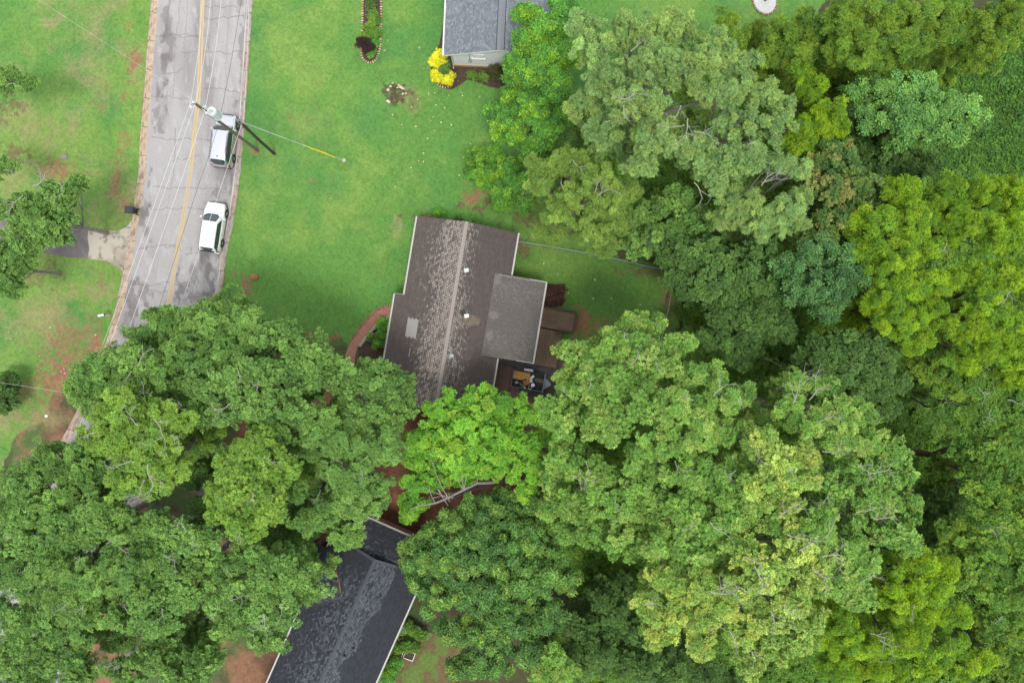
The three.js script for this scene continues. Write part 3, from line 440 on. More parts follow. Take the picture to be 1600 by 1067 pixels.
// ───────────── trees and plants ─────────────
// leaf sprays: one small branch end with its leaves; a crown is many of them
function spray(style, seed) {
  const R = rng(seed), pos = [], col = [], nor = [];
  const leaf = (p, dir, up, len, wid, fold, c) => {
    const d = dir.clone().normalize(), side = new THREE.Vector3().crossVectors(d, up).normalize(), n = new THREE.Vector3().crossVectors(side, d).normalize();
    const a = p, m = p.clone().addScaledVector(d, len * .45), tip = p.clone().addScaledVector(d, len).addScaledVector(n, -len * .12);
    const l = m.clone().addScaledVector(side, wid / 2).addScaledVector(n, fold), r = m.clone().addScaledVector(side, -wid / 2).addScaledVector(n, fold);
    const f = (x, y, z) => { const q = new THREE.Vector3().crossVectors(y.clone().sub(x), z.clone().sub(x)).normalize(); for (const v of [x, y, z]) { pos.push(v.x, v.y, v.z); nor.push(q.x, q.y, q.z); col.push(c[0], c[1], c[2]); } };
    f(a, r, tip); f(a, tip, l);
  };
  const tone = (v, y) => { const b = 1 + (R() - .5) * v, t = R() * y; return [b * (1 + t * .7), b * (1 + t * .4), b * (1 - t * .2)]; };
  if (style === 'rosette') {
    for (let i = 0; i < 18; i++) {
      const a = R() * 6.283, r = Math.sqrt(R()) * .5, c = V(Math.cos(a) * r, .1 - r * r * .5 + (R() - .5) * .16, Math.sin(a) * r), tilt = V((R() - .5) * .8 + c.x * .8, 1, (R() - .5) * .8 + c.z * .8).normalize();
      const n = 5 + Math.floor(R() * 4), a0 = R() * 6;
      for (let k = 0; k < n; k++) { const b = a0 + k / n * 6.283 + (R() - .5) * .5, d = V(Math.cos(b), (R() - .35) * .7, Math.sin(b)); leaf(c.clone().addScaledVector(d, .015), d.addScaledVector(tilt, .15), tilt, .135 + R() * .06, .066 + R() * .026, .014, tone(1.0, .3)); }
    }
  } else if (style === 'fine') {
    for (let i = 0; i < 32; i++) {
      const a = R() * 6.283, r = Math.sqrt(R()) * .42, st = V(Math.cos(a) * r * .4, .04, Math.sin(a) * r * .4), d = V(Math.cos(a), (R() - .4) * .7, Math.sin(a)).normalize();
      for (let k = 0; k < 5; k++) { const p = st.clone().addScaledVector(d, k * .055), b = a + (k & 1 ? 1 : -1) * (.5 + R() * .6); leaf(p, V(Math.cos(b), (R() - .4) * .9, Math.sin(b)), V((R() - .5) * 1.1, 1, (R() - .5) * 1.1), .11 + R() * .05, .046 + R() * .018, .008, tone(.95, .25)); }
    }
  } else if (style === 'broad') {
    for (let i = 0; i < 74; i++) {
      const a = R() * 6.283, r = Math.sqrt(R()) * .46, p = V(Math.cos(a) * r, .08 - r * r * .6 + (R() - .5) * .16, Math.sin(a) * r), b = R() * 6.283;
      leaf(p, V(Math.cos(b), -.1 + (R() - .5) * .7, Math.sin(b)), V((R() - .5) * .9 + p.x, 1, (R() - .5) * .9 + p.z), .155 + R() * .075, .115 + R() * .05, .014, tone(.9, .3));
    }
  } else { // feather: leaflets in two rows along drooping stalks
    for (let i = 0; i < 13; i++) {
      const a = i / 13 * 6.283 + (R() - .5) * .6, L = .36 + R() * .2, el = .25 + R() * .4;
      for (let k = 1; k <= 6; k++) {
        const t = k / 6, p = V(Math.cos(a) * L * t, el * .3 * t - .28 * t * t + (R() - .5) * .02 + .08, Math.sin(a) * L * t);
        for (const s of [-1, 1]) { const b = a + s * 1.05; leaf(p, V(Math.cos(b), -.1 + (R() - .5) * 1.0, Math.sin(b)), V((R() - .5) * 1.3, 1, (R() - .5) * 1.3), .165 * (1.15 - .4 * t), .066, .01, tone(1.0, .3)); }
      }
    }
  }
  const g = new THREE.BufferGeometry(); g.setAttribute('position', new THREE.Float32BufferAttribute(pos, 3)); g.setAttribute('normal', new THREE.Float32BufferAttribute(nor, 3)); g.setAttribute('color', new THREE.Float32BufferAttribute(col, 3));
  return g;
}
const SPRAYS = {}; for (const s of ['rosette', 'fine', 'broad', 'feather']) SPRAYS[s] = [0, 1, 2].map(k => spray(s, 500 + k * 13 + s.length * 7));
const leafMat = (rough, trans) => new THREE.MeshPhysicalMaterial({ color: 0xffffff, vertexColors: true, roughness: rough, transmission: trans, thickness: 0, side: THREE.DoubleSide, specularIntensity: .4 });
const LEAF = { soft: leafMat(.7, .12), gloss: leafMat(.5, .1) };
const barkTex = (seed, c1, c2) => new THREE.MeshStandardMaterial({ map: dataTex(64, 256, (i, j, o) => { const v = fbm(i * .25, j * .05, seed, 4); o[0] = c1[0]; o[1] = c1[1]; o[2] = c1[2]; mix3(o, c2, smooth(.4, .62, v)); const b = .8 + .4 * hash2(i, j, seed); o[0] *= b; o[1] *= b; o[2] *= b; }, true, true), roughness: .92 });
const BARK = { grey: barkTex(301, [.19, .17, .145], [.33, .31, .28]), brown: barkTex(303, [.095, .07, .05], [.16, .125, .095]), pale: barkTex(305, [.26, .24, .21], [.38, .36, .325]) };
// kinds of tree: leaf style, leaf tones (linear), share of each, puff size, gloss
const KINDS = {
  oak: { style: 'rosette', tones: [[0.145, 0.290, 0.070], [0.180, 0.333, 0.077], [0.118, 0.249, 0.061]], bark: 'grey', puff: .34, leaf: 'soft' },
  bright_oak: { style: 'rosette', tones: [[0.176, 0.321, 0.053], [0.209, 0.356, 0.058], [0.143, 0.287, 0.049]], bark: 'grey', puff: .32, leaf: 'soft' },
  gum: { style: 'rosette', tones: [[0.167, 0.334, 0.067], [0.197, 0.373, 0.073], [0.133, 0.287, 0.057], [0.255, 0.392, 0.092]], bark: 'grey', puff: .30, leaf: 'soft' },
  pale_gum: { style: 'rosette', tones: [[0.253, 0.407, 0.086], [0.331, 0.467, 0.111], [0.193, 0.347, 0.070], [0.375, 0.477, 0.101]], bark: 'grey', puff: .28, leaf: 'soft' },
  fine_oak: { style: 'fine', tones: [[0.197, 0.342, 0.111], [0.233, 0.383, 0.118], [0.161, 0.295, 0.096], [0.266, 0.401, 0.107]], bark: 'grey', puff: .27, leaf: 'soft' },
  warm_oak: { style: 'fine', tones: [[0.195, 0.320, 0.059], [0.228, 0.351, 0.067], [0.156, 0.276, 0.055]], bark: 'grey', puff: .27, leaf: 'soft' },
  maple: { style: 'rosette', tones: [[0.163, 0.398, 0.044], [0.200, 0.443, 0.050], [0.133, 0.336, 0.048], [0.258, 0.461, 0.054]], bark: 'grey', puff: .27, leaf: 'soft' },
  magnolia: { style: 'broad', tones: [[0.096, 0.226, 0.049], [0.121, 0.263, 0.055], [0.078, 0.185, 0.047], [0.166, 0.300, 0.056]], bark: 'brown', puff: .24, leaf: 'gloss' },
  vine: { style: 'broad', tones: [[0.098, 0.281, 0.042], [0.119, 0.322, 0.042], [0.082, 0.237, 0.045], [0.172, 0.361, 0.030]], bark: 'brown', puff: .30, leaf: 'soft' },
  blue_vine: { style: 'broad', tones: [[0.129, 0.296, 0.070], [0.161, 0.333, 0.072], [0.103, 0.250, 0.064]], bark: 'brown', puff: .27, leaf: 'soft' },
  lime: { style: 'feather', tones: [[0.185, 0.334, 0.015], [0.225, 0.366, 0.017], [0.146, 0.286, 0.019], [0.112, 0.239, 0.021]], bark: 'brown', puff: .18, leaf: 'soft' },
  locust: { style: 'feather', tones: [[0.139, 0.262, 0.030], [0.178, 0.292, 0.031], [0.101, 0.206, 0.031]], bark: 'brown', puff: .26, leaf: 'soft' },
  dark: { style: 'rosette', tones: [[0.088, 0.183, 0.046], [0.107, 0.211, 0.050], [0.077, 0.158, 0.040]], bark: 'brown', puff: .28, leaf: 'gloss' },
  dark_blue: { style: 'broad', tones: [[0.068, 0.170, 0.051], [0.086, 0.196, 0.056], [0.055, 0.142, 0.043]], bark: 'brown', puff: .28, leaf: 'gloss' },
  seeded: { style: 'rosette', tones: [[0.106, 0.212, 0.053], [0.276, 0.307, 0.090], [0.085, 0.175, 0.048], [0.138, 0.233, 0.053]], bark: 'brown', puff: .22, leaf: 'soft' },
  wood: { style: 'rosette', tones: [[0.113, 0.243, 0.039], [0.140, 0.277, 0.042], [0.091, 0.208, 0.037], [0.180, 0.304, 0.039]], bark: 'brown', puff: .28, leaf: 'soft' },
  gold: { style: 'broad', tones: [[.60, .62, .02], [.70, .70, .04]], bark: 'brown', puff: .3, leaf: 'soft' },
  olive: { style: 'fine', tones: [[.06, .075, .026], [.075, .095, .03], [.05, .06, .022]], bark: 'brown', puff: .3, leaf: 'soft' },
  ivy: { style: 'broad', tones: [[0.065, 0.171, 0.027], [0.083, 0.198, 0.027], [0.053, 0.141, 0.025]], bark: 'brown', puff: .3, leaf: 'soft' },
  purple: { style: 'fine', tones: [[.045, .026, .026], [.06, .035, .03], [.035, .035, .022]], bark: 'brown', puff: .3, leaf: 'soft' },
};
const Mx = new THREE.Matrix4(), Qd = new THREE.Quaternion(), Qy = new THREE.Quaternion(), UP = V(0, 1, 0), Cc = new THREE.Color();
let treeSeed = 1000;
class Leaves {
  constructor(kind, seed) { this.k = KINDS[kind]; this.R = rng(seed); this.m = []; this.c = []; this.v = seed % 3; }
  add(p, n, s, tone, bright = 1) {
    const R = this.R;
    Qd.setFromUnitVectors(UP, n); Qy.setFromAxisAngle(UP, R() * 6.283); Qd.multiply(Qy);
    Mx.compose(p, Qd, V(s, s * (.8 + R() * .5), s)); this.m.push(Mx.clone());
    const t = this.k.tones, c = t[R() < .6 ? tone : Math.floor(R() * t.length)], b = bright * (.84 + R() * .32);
    this.c.push([c[0] * b, c[1] * b, c[2] * b]);
  }
  build(name, parent, style) {
    const g = SPRAYS[style || this.k.style][this.v], im = new THREE.InstancedMesh(g, LEAF[this.k.leaf], this.m.length);
    this.m.forEach((m, i) => { im.setMatrixAt(i, m); im.setColorAt(i, Cc.setRGB(...this.c[i])); });
    im.name = parent ? name : numbered(name); im.castShadow = im.receiveShadow = true; im.userData.kind = 'stuff'; (parent || scene).add(im); return im;
  }
}
function unit(R) { const z = R() * 2 - 1, a = R() * 6.283, s = Math.sqrt(1 - z * z); return V(Math.cos(a) * s, z, Math.sin(a) * s); }
// one rounded bough of foliage
function bough(lv, c, r, ry, R, o = {}) {
  const tips = [], pr = clamp(r * lv.k.puff, .36, 1.0), nP = Math.round((9 + r * r * 4.6) * (o.dense || 1)), nt = lv.k.tones.length, tone0 = Math.floor(R() * nt), b0 = .92 + R() * .16;
  const sx = .85 + R() * .3, sz = 1.7 - sx - .0 * R();                 // no bough is quite round
  for (let i = 0; i < nP; i++) {
    const y = 1 - (i + R()) / nP * 1.45, a = i * 2.39996 + R() * 1.2, s = Math.sqrt(Math.max(0, 1 - y * y));
    if (R() < (o.gaps ?? .11)) continue;
    const q = .58 + R() * .5 + (R() < .12 ? .14 : 0), d = V(Math.cos(a) * s, y, Math.sin(a) * s), pc = V(c.x + d.x * r * q * sx, c.y + d.y * ry * q, c.z + d.z * r * q * sz);
    tips.push(pc);
    const u = R(), pp = pr * (.5 + u * u * .75), n = Math.round((3 + 9 * pp * pp / .5) * (o.leafy || 1)), tone = R() < .5 ? tone0 : Math.floor(R() * nt), b = b0 * (.88 + R() * .24), st = .7 + R() * .9, dl = V(d.x, 0, d.z).normalize();
    for (let k = 0; k < n; k++) {
      const e = unit(R); if (e.y < -.25) e.y = -e.y * .6;
      const rr = .45 + R() * .6 + (R() < .2 ? R() * .7 : 0), al = (e.x * dl.x + e.z * dl.z) * (st - 1), p = V(pc.x + (e.x + dl.x * al) * pp * rr, pc.y + (e.y * .75 + al * .12) * pp * rr, pc.z + (e.z + dl.z * al) * pp * rr);
      lv.add(p, e.multiplyScalar(.65).add(V((R() - .5) * .9, .7, (R() - .5) * .9)).normalize(), (.42 + R() * .62) * (o.size || 1), tone, b);
    }
  }
  const nf = Math.round(r * r * 3.6);
  for (let i = 0; i < nf; i++) { const e = unit(R), q = Math.cbrt(R()) * .66; lv.add(V(c.x + e.x * r * q, c.y + e.y * ry * q - .2, c.z + e.z * r * q), V((R() - .5), 1, (R() - .5)).normalize(), .9, tone0, b0); }
  return tips;
}
function bareTwig(c, size, R, mat, parent, dirA) {                  // leafless forked branch
  const G = [];
  (function grow(p, d, len, rad, lvl) {
    const pts = [p.clone()]; let q = p.clone(), dd = d.clone();
    for (let i = 0; i < 4; i++) { dd.add(V((R() - .5) * .65, (R() - .42) * .35, (R() - .5) * .65)).normalize(); q = q.clone().addScaledVector(dd, len / 4); pts.push(q); }
    G.push(tube(pts, rad, rad * .5, 5));
    if (lvl > 0) { const n = 2 + (R() < .6 ? 1 : 0); for (let i = 0; i < n; i++) { const a = (i - (n - 1) / 2) * 1.0 + (R() - .5) * .6, e = dd.clone().applyAxisAngle(UP, a); e.y += (R() - .4) * .3; const s = pts[1 + Math.floor(R() * 4)] || q; grow(i ? s : q, e.normalize(), len * (.55 + R() * .25), rad * .55, lvl - 1); } }
  })(c, V(Math.cos(dirA), .12, Math.sin(dirA)), size * .42, .014 + size * .009, 2);
  return obj('bare_branch', G, mat, parent);
}
// lobes: surveyed [x, y, radius, centre height]; bare: [x, y, height, size, heading]
function tree(name, label, group, kind, lobes, o = {}) {
  const seed = treeSeed += 37, R = rng(seed), K = KINDS[kind];
  const Ls = lobes.map(([x, y, r, h]) => { const c = at(x, y, h), r0 = r * (ALT - h) / FOC, rr = Math.max(r0 * .66, r0 * 1.04 - .22); return { c, r: rr, ry: rr * (o.flat || .8) }; });
  let sx = 0, sz = 0, sw = 0, top = -99, low = 99; for (const l of Ls) { const w = l.r * l.r; sx += l.c.x * w; sz += l.c.z * w; sw += w; top = Math.max(top, l.c.y); low = Math.min(low, l.c.y); }
  const b = o.base ? at(...o.base) : V(sx / sw, 0, sz / sw); b.y = gy(b.x, b.z);
  const root = thing(name, label, o.category || 'tree', b, 0, group);
  const loc = p => p.clone().sub(b);
  const hgt = top - b.y, rad = o.trunk || clamp(hgt * .022, .06, .42), fork = V((R() - .5) * .6, Math.max(.4, hgt * .42), (R() - .5) * .6), bark = BARK[o.bark || K.bark];
  obj('trunk', tube([V(0, -.15, 0), V(0, .25, 0), V((R() - .5) * .3, fork.y * .5, (R() - .5) * .3), fork], rad * 1.35, rad * .8, 10), bark, root);
  const lv = new Leaves(kind, seed + 5);
  for (const l of Ls) {
    const c = loc(l.c), tips = bough(lv, c, l.r, l.ry, R, o), g = [];
    const j = fork.clone().lerp(V(0, .3, 0), R() * .25), end = c.clone().add(V(0, -l.ry * .1, 0)), m = j.clone().lerp(end, .5); m.y = lerp(j.y, end.y, .35); m.x += (R() - .5) * .8; m.z += (R() - .5) * .8;
    const d = bend(j, m, end, 6), r1 = clamp(rad * .5 * Math.sqrt(l.r / 2.5), .03, .2);
    g.push(tube(d, r1 * 1.2, r1 * .5, 7));
    for (let i = 0; i < tips.length; i += 2) { const s = d[3 + Math.floor(R() * 4)], t = tips[i], mm = s.clone().lerp(t, .5); mm.y -= .2; mm.x += (R() - .5) * .4; mm.z += (R() - .5) * .4; g.push(tube(bend(s, mm, t, 3), r1 * .38, .012, 4)); }
    obj('limb', g, bark, root);
  }
  if (!o.open && (group === G1 || group === G2 || group === G3)) { // inner foliage low in the crown
    let rx = 0; for (const l of Ls) rx = Math.max(rx, Math.hypot(l.c.x - sx / sw, l.c.z - sz / sw)); rx = Math.max(1.6, rx * .6);
    const hm = (top + low) / 2;
    for (let i = 0; i < 3; i++) { const a = i * 2.1 + R() * .8, c = V(sx / sw - b.x + Math.cos(a) * rx * .6, Math.max(1.2, (hm - b.y) * (.5 + .08 * i)), sz / sw - b.z + Math.sin(a) * rx * .6); bough(lv, c, Math.min(3, rx * .75), Math.min(2.2, rx * .55), R, { dense: .55 }); }
  }
  lv.build('crown', root);
  for (const [x, y, h, size, dir] of o.bare || []) bareTwig(loc(at(x, y, h - .85)), size, R, BARK.pale, root, dir ?? R() * 6.28);
  if (o.extra) o.extra(root, b, loc, R);
  return root;
}
const G1 = 'oaks along the street', G2 = 'tall trees behind the house', G3 = 'trees of the wood', G4 = 'vine-covered trees beside the grey-roofed house', G5 = 'trees of the western lot';
// the oaks over the street and drive
tree('oak_tree', 'oak with its outer boughs hanging over the street end', G1, 'oak', [[265, 505, 40, 11], [330, 505, 46, 12], [385, 515, 44, 11.5], [300, 545, 46, 12], [230, 525, 30, 10.5], [350, 555, 44, 12]], { bare: [[370, 580, 14.5, 1.6, 1.8], [305, 590, 13.5, 1.2]] });
tree('oak_tree', 'oak at the lawn edge nearest the brick path', G1, 'oak', [[430, 530, 42, 11.5], [480, 557, 44, 12], [535, 588, 42, 11.5], [590, 590, 40, 10.5], [620, 605, 28, 9.5], [450, 590, 48, 12], [610, 640, 34, 9.5], [570, 645, 44, 10.5]], { open: true, bare: [[466, 572, 13.4, 1.2], [452, 598, 14, 1.4]] });
tree('oak_tree', 'grey-twigged oak beside the clay patch of the western verge', G1, 'oak', [[160, 580, 40, 12.5], [210, 565, 46, 13], [245, 590, 36, 13], [150, 625, 38, 12], [122, 605, 22, 11], [205, 610, 36, 12]], { bare: [[215, 570, 16.4, 2.4, -.9], [220, 595, 15.8, 2.2, 1.0], [205, 580, 16.2, 1.8, 2.4]] });
tree('oak_tree', 'tallest roadside oak, its round crown laced with pale bare limbs', G1, 'bright_oak', [[195, 645, 44, 15.5], [262, 655, 42, 15.5], [225, 700, 50, 16.5], [165, 685, 38, 15], [265, 735, 36, 15], [205, 745, 38, 15], [235, 760, 26, 14.5]], { bare: [[240, 655, 19, 3.2, .9], [215, 665, 18.6, 2.2, 3.6], [230, 725, 19.6, 3.4, 1.6], [205, 720, 19.2, 2.4, 2.6], [265, 680, 18.2, 2, 0], [150, 675, 17.3, 1.8, 2.5], [225, 750, 18, 2.4, 2], [250, 800, 14, 2.4, .6]] });
tree('oak_tree', 'broad oak between the street bend and the drive', G1, 'oak', [[340, 600, 46, 13.5], [385, 585, 44, 14], [425, 630, 48, 14], [370, 635, 40, 13.5], [445, 665, 38, 12.5], [320, 640, 36, 12.5], [300, 600, 30, 12]], { bare: [[372, 580, 16.6, 1.8, 1.3], [360, 630, 16.2, 2.2, 2.6], [400, 610, 16.6, 1.6]] });
tree('oak_tree', 'yellow-green oak crown rising over the driveway', G1, 'bright_oak', [[400, 700, 42, 15], [432, 735, 34, 14.5], [370, 730, 36, 15], [395, 770, 42, 15.5], [350, 770, 30, 14], [425, 790, 32, 14.5], [385, 820, 30, 14], [350, 800, 24, 13.5]], { bare: [[410, 715, 18, 1.8, .4], [395, 770, 18.4, 1.2, 1.5], [375, 830, 16, 1.2]] });
tree('oak_tree', 'shaded oak leaning over the far kerb at the left', G1, 'oak', [[85, 720, 40, 12], [45, 755, 42, 12], [120, 755, 38, 12], [20, 800, 40, 12], [140, 715, 32, 11.5], [90, 790, 36, 12.5]], { bare: [[160, 790, 12, 2]] });
tree('oak_tree', 'small oak crown in the hollow between the bigger street oaks', G1, 'oak', [[255, 815, 34, 13.5], [300, 840, 38, 13.5], [265, 860, 32, 13], [320, 875, 30, 12.5], [235, 840, 24, 12.5]], { bare: [[255, 868, 16.2, 2.0, .6], [300, 840, 16.2, 1.4], [290, 830, 16, 1.6, 4]] });
tree('oak_tree', 'wide oak covering the street bend by the left edge', G1, 'oak', [[60, 840, 44, 13], [115, 825, 42, 13.5], [165, 815, 44, 13.5], [30, 890, 42, 12.5], [95, 880, 40, 13.5], [205, 830, 30, 13], [-15, 860, 36, 12]], { bare: [[115, 870, 16.2, 1.4], [165, 850, 16.4, 1.2], [185, 855, 16.4, 1.4]] });
tree('oak_tree', 'oak with drooping boughs over the lowest stretch of street', G1, 'oak', [[150, 900, 46, 14], [195, 885, 40, 14], [120, 940, 40, 13], [80, 960, 34, 12], [160, 955, 34, 12.5], [105, 905, 28, 13], [60, 925, 24, 12], [98, 985, 30, 11.5], [125, 1000, 22, 10]], { bare: [[105, 930, 16, 2, 1.6], [130, 945, 16, 1.6, 1.8], [102, 985, 12.5, 1.8, 2.7]] });
tree('oak_tree', 'oak standing in red clay west of the charcoal roof', G1, 'oak', [[235, 925, 42, 13.5], [275, 900, 36, 13.5], [205, 960, 32, 12.5], [250, 965, 34, 12.5], [300, 930, 28, 12.5], [215, 905, 30, 13]], { bare: [[198, 955, 15, 1.3], [252, 950, 15.5, 1.2]] });
tree('oak_tree', 'oak overhanging the west eave of the charcoal roof', G1, 'oak', [[400, 890, 44, 13], [450, 905, 42, 13], [360, 925, 40, 12.5], [425, 950, 44, 13], [478, 925, 28, 12], [370, 970, 34, 12], [420, 995, 30, 11.5], [385, 870, 30, 12.5], [450, 870, 28, 12]], { bare: [[340, 945, 15, 1.7, 1.5], [360, 938, 15.2, 1.6, 0], [437, 945, 15.8, 1.6, .9], [412, 960, 15.5, 2.2, 1.4], [362, 902, 15.2, 1.2]] });
tree('oak_tree', 'oak between the drive and the brown roof, limb across its crown', G1, 'oak', [[545, 740, 40, 12], [585, 700, 40, 11.5], [560, 785, 36, 11.5], [590, 760, 26, 11], [525, 695, 36, 12], [505, 800, 32, 11], [540, 835, 30, 10.5], [480, 815, 26, 10.5], [600, 665, 30, 10.5], [480, 700, 26, 11], [495, 665, 40, 12], [545, 660, 30, 11], [462, 768, 20, 11]], { open: true, bare: [[502, 748, 12.5, 1.9, -.5], [535, 725, 14, 1.2], [500, 765, 12.3, 1.8, 1.6], [565, 735, 14, 1.2]] });
tree('oak_tree', 'young oak at the bottom edge under the taller oaks', G1, 'oak', [[240, 1025, 36, 8], [290, 1045, 36, 8], [200, 1050, 32, 7.5], [325, 1030, 26, 7.5], [185, 1000, 24, 7], [255, 995, 26, 7.5]], {});
tree('oak_tree', 'oak filling the bottom left corner over the street', G1, 'oak', [[20, 960, 40, 12], [45, 1000, 36, 11.5], [10, 1030, 40, 11], [80, 1030, 36, 11], [130, 1045, 32, 10], [50, 1060, 36, 10.5]], {});
tree('oak_sapling', 'small dark oak sapling beside the clay near the bottom path', G1, 'oak', [[315, 1000, 24, 5], [275, 985, 22, 5], [335, 975, 18, 4.5]], {});
tree('oak_sapling', 'shade-grown sapling under the street oaks by the drive', G1, 'oak', [[310, 690, 30, 7], [300, 740, 30, 7], [330, 790, 26, 6.5]], {});
tree('oak_sapling', 'sapling in the shade just left of the orange machine', G1, 'oak', [[445, 685, 22, 6], [460, 850, 26, 6], [430, 860, 18, 5]], {});

// the fresh green tree south of the brown roof
tree('maple_tree', 'fresh bright green tree with a bare sweeping limb south of the brown roof', null, 'maple', [[755, 628, 38, 9.5], [700, 640, 36, 9], [797, 645, 30, 9], [735, 670, 42, 10], [680, 680, 34, 9], [655, 715, 28, 8], [775, 690, 42, 10], [715, 712, 38, 9.5], [818, 695, 34, 9], [842, 648, 28, 8.5], [865, 685, 30, 8.5], [655, 755, 28, 7.5], [640, 785, 22, 7], [685, 742, 28, 7], [648, 690, 20, 8.5], [638, 802, 14, 6.5], [822, 768, 18, 8], [760, 722, 34, 9], [840, 725, 28, 8.5], [800, 730, 26, 8.5], [725, 742, 22, 6.5]], {
  base: [790, 735], dense: .95, gaps: .14,
  extra: (root, b, loc, R) => { // the exposed limb that sweeps west, with its upright shoots
    const P = [[790, 752, 6], [770, 754, 7], [745, 755, 7.6], [725, 765, 8], [700, 778, 8.2], [680, 786, 8.3], [655, 790, 8.3], [640, 796, 8.2]].map(([x, y, h]) => loc(at(x, y, h)));
    obj('sweeping_limb', tube(P, .15, .03, 8), BARK.grey, root);
    for (const [a, x, y, h] of [[3, 735, 712, 9.6], [3, 722, 712, 9.6], [3, 713, 735, 9], [2, 748, 706, 9.6], [2, 755, 735, 9], [4, 672, 712, 9.4], [4, 660, 762, 8.6], [4, 700, 770, 8.6], [1, 795, 712, 9.6], [1, 765, 738, 9], [5, 670, 758, 9], [1, 783, 745, 8.4]]) { const e = loc(at(x, y, h)), m = P[a].clone().lerp(e, .5).add(V((R() - .5) * .5, .3, (R() - .5) * .5)); obj('shoot', tube(bend(P[a], m, e, 6), .036, .014, 5), BARK.pale, root); }
    obj('bare_branch', [0, 1, 2].map(i => tube(bend(loc(at(685 + i * 12, 765 + i * 6, 8.4)), loc(at(690 + i * 8, 775, 8.2)), loc(at(700 + i * 3, 790 - i * 5, 7.8)), 4), .07, .02, 5)), BARK.pale, root);
  }
});
tree('magnolia_tree', 'dark glossy broad-leaved tree east of the charcoal roof', null, 'magnolia', [[720, 820, 38, 8.5], [775, 805, 40, 8.5], [690, 870, 40, 9], [750, 865, 48, 10], [815, 840, 42, 9], [825, 905, 46, 10], [755, 925, 48, 10], [690, 930, 38, 9], [850, 870, 36, 9], [790, 970, 42, 9.5], [730, 985, 38, 8.5], [850, 960, 36, 8.5], [880, 905, 28, 8], [770, 1030, 38, 8], [830, 1020, 36, 8], [645, 882, 18, 8], [655, 905, 20, 8], [720, 1045, 26, 7], [668, 842, 26, 8], [652, 858, 20, 7.5], [870, 830, 26, 8], [745, 792, 28, 7.5], [790, 784, 30, 7.5], [835, 797, 30, 8], [702, 815, 22, 7]], { dense: 1.1 });
// the tall trees east of the house
tree('gum_tree', 'tall light green tree over the deck corner and trailer', G2, 'gum', [[985, 510, 26, 14], [1020, 505, 22, 14], [965, 545, 38, 15], [908, 562, 33, 13.5], [890, 602, 28, 12.5], [940, 600, 44, 15.5], [1020, 565, 40, 15.5], [1060, 540, 26, 14.5], [880, 650, 38, 13.5], [945, 660, 44, 15], [1005, 630, 44, 16], [1070, 595, 34, 15], [882, 548, 14, 11.5]], { bare: [[975, 530, 17.6, 1.2, -1.5], [985, 570, 18, 1.8], [1025, 565, 18, 1.2], [925, 590, 18, 1.2], [890, 620, 15.6, 1.2]] });
tree('gum_tree', 'light green tree with one pale forked limb right of the deck tree', G2, 'gum', [[1105, 590, 30, 16], [1120, 625, 34, 17], [1065, 640, 38, 17], [1155, 615, 24, 16], [1090, 680, 40, 16.5], [1040, 690, 36, 16], [1130, 670, 28, 16], [1010, 720, 34, 15]], { bare: [[1115, 618, 19.6, 2.6, -1.2], [1085, 625, 19.2, 1.4, 3], [1140, 630, 18.8, 1.6, -.2]] });
tree('gum_tree', 'light green tree bordering the bright maple on the east', G2, 'gum', [[890, 715, 34, 12.5], [935, 745, 40, 13.5], [905, 790, 36, 13], [965, 790, 40, 14], [1000, 760, 38, 14.5], [920, 830, 32, 12.5], [975, 845, 36, 13.5], [870, 750, 28, 11.5], [1025, 800, 36, 14], [865, 790, 28, 11], [885, 825, 26, 11]], { bare: [[905, 735, 16, 2.0, 1], [895, 745, 15.6, 1.8, .2], [915, 720, 16, 1.6, 1.2], [960, 780, 16.4, 1.2]] });
tree('gum_tree', 'centremost of the tall light green trees behind the house', G2, 'gum', [[1080, 740, 40, 16], [1130, 760, 40, 16.5], [1070, 800, 38, 16], [1130, 820, 40, 16.5], [1180, 790, 36, 16.5], [1040, 850, 38, 15], [1095, 865, 38, 15.5], [1150, 730, 30, 15.5]], { bare: [[1110, 815, 19.4, 2.6, 1.3], [1065, 830, 18.4, 1.4, -.4], [1055, 720, 18, 1.2, 1.2], [1085, 730, 18, 1.2], [1090, 868, 17.5, 1.0, 0]] });
tree('gum_tree', 'tall tree with upright forked pale limbs beside the dark layered tree', G2, 'gum', [[1245, 598, 22, 16], [1235, 635, 26, 16.5], [1285, 605, 20, 16], [1300, 640, 32, 17], [1340, 645, 28, 16.5], [1260, 660, 36, 17], [1310, 680, 34, 17], [1350, 690, 26, 16]], { bare: [[1240, 630, 19.4, 2.8, -1.4], [1265, 625, 19.4, 2.2, -1.0], [1280, 660, 19.8, 2.0, -.5], [1275, 595, 18.4, 1.4, -1.5]] });
tree('gum_tree', 'easternmost light green tree, reaching over the dark gully', G2, 'gum', [[1385, 705, 28, 15.5], [1345, 735, 36, 16], [1405, 745, 26, 15], [1370, 780, 36, 16], [1420, 790, 26, 15], [1395, 825, 36, 15.5], [1345, 830, 36, 16], [1420, 850, 24, 14.5], [1300, 760, 36, 16]], { bare: [[1285, 705, 18.6, 2.2, .5], [1360, 740, 18.4, 2.8, .05], [1340, 725, 18.6, 2.2, .7], [1365, 810, 18.6, 2.6, .2], [1340, 800, 18.6, 2.2, -.3], [1300, 770, 18.5, 1.8]] });
tree('gum_tree', 'pale yellowish tree standing behind the forked-limb tree', G2, 'pale_gum', [[1190, 690, 32, 17.5], [1215, 725, 34, 18], [1185, 755, 32, 17.5], [1245, 745, 30, 18], [1225, 780, 34, 17.5], [1255, 710, 26, 17.5]], { bare: [[1185, 700, 20.5, 1.4, 1.4], [1230, 730, 21, 1.4, .3], [1150, 735, 19, 1.8, 2.4]] });
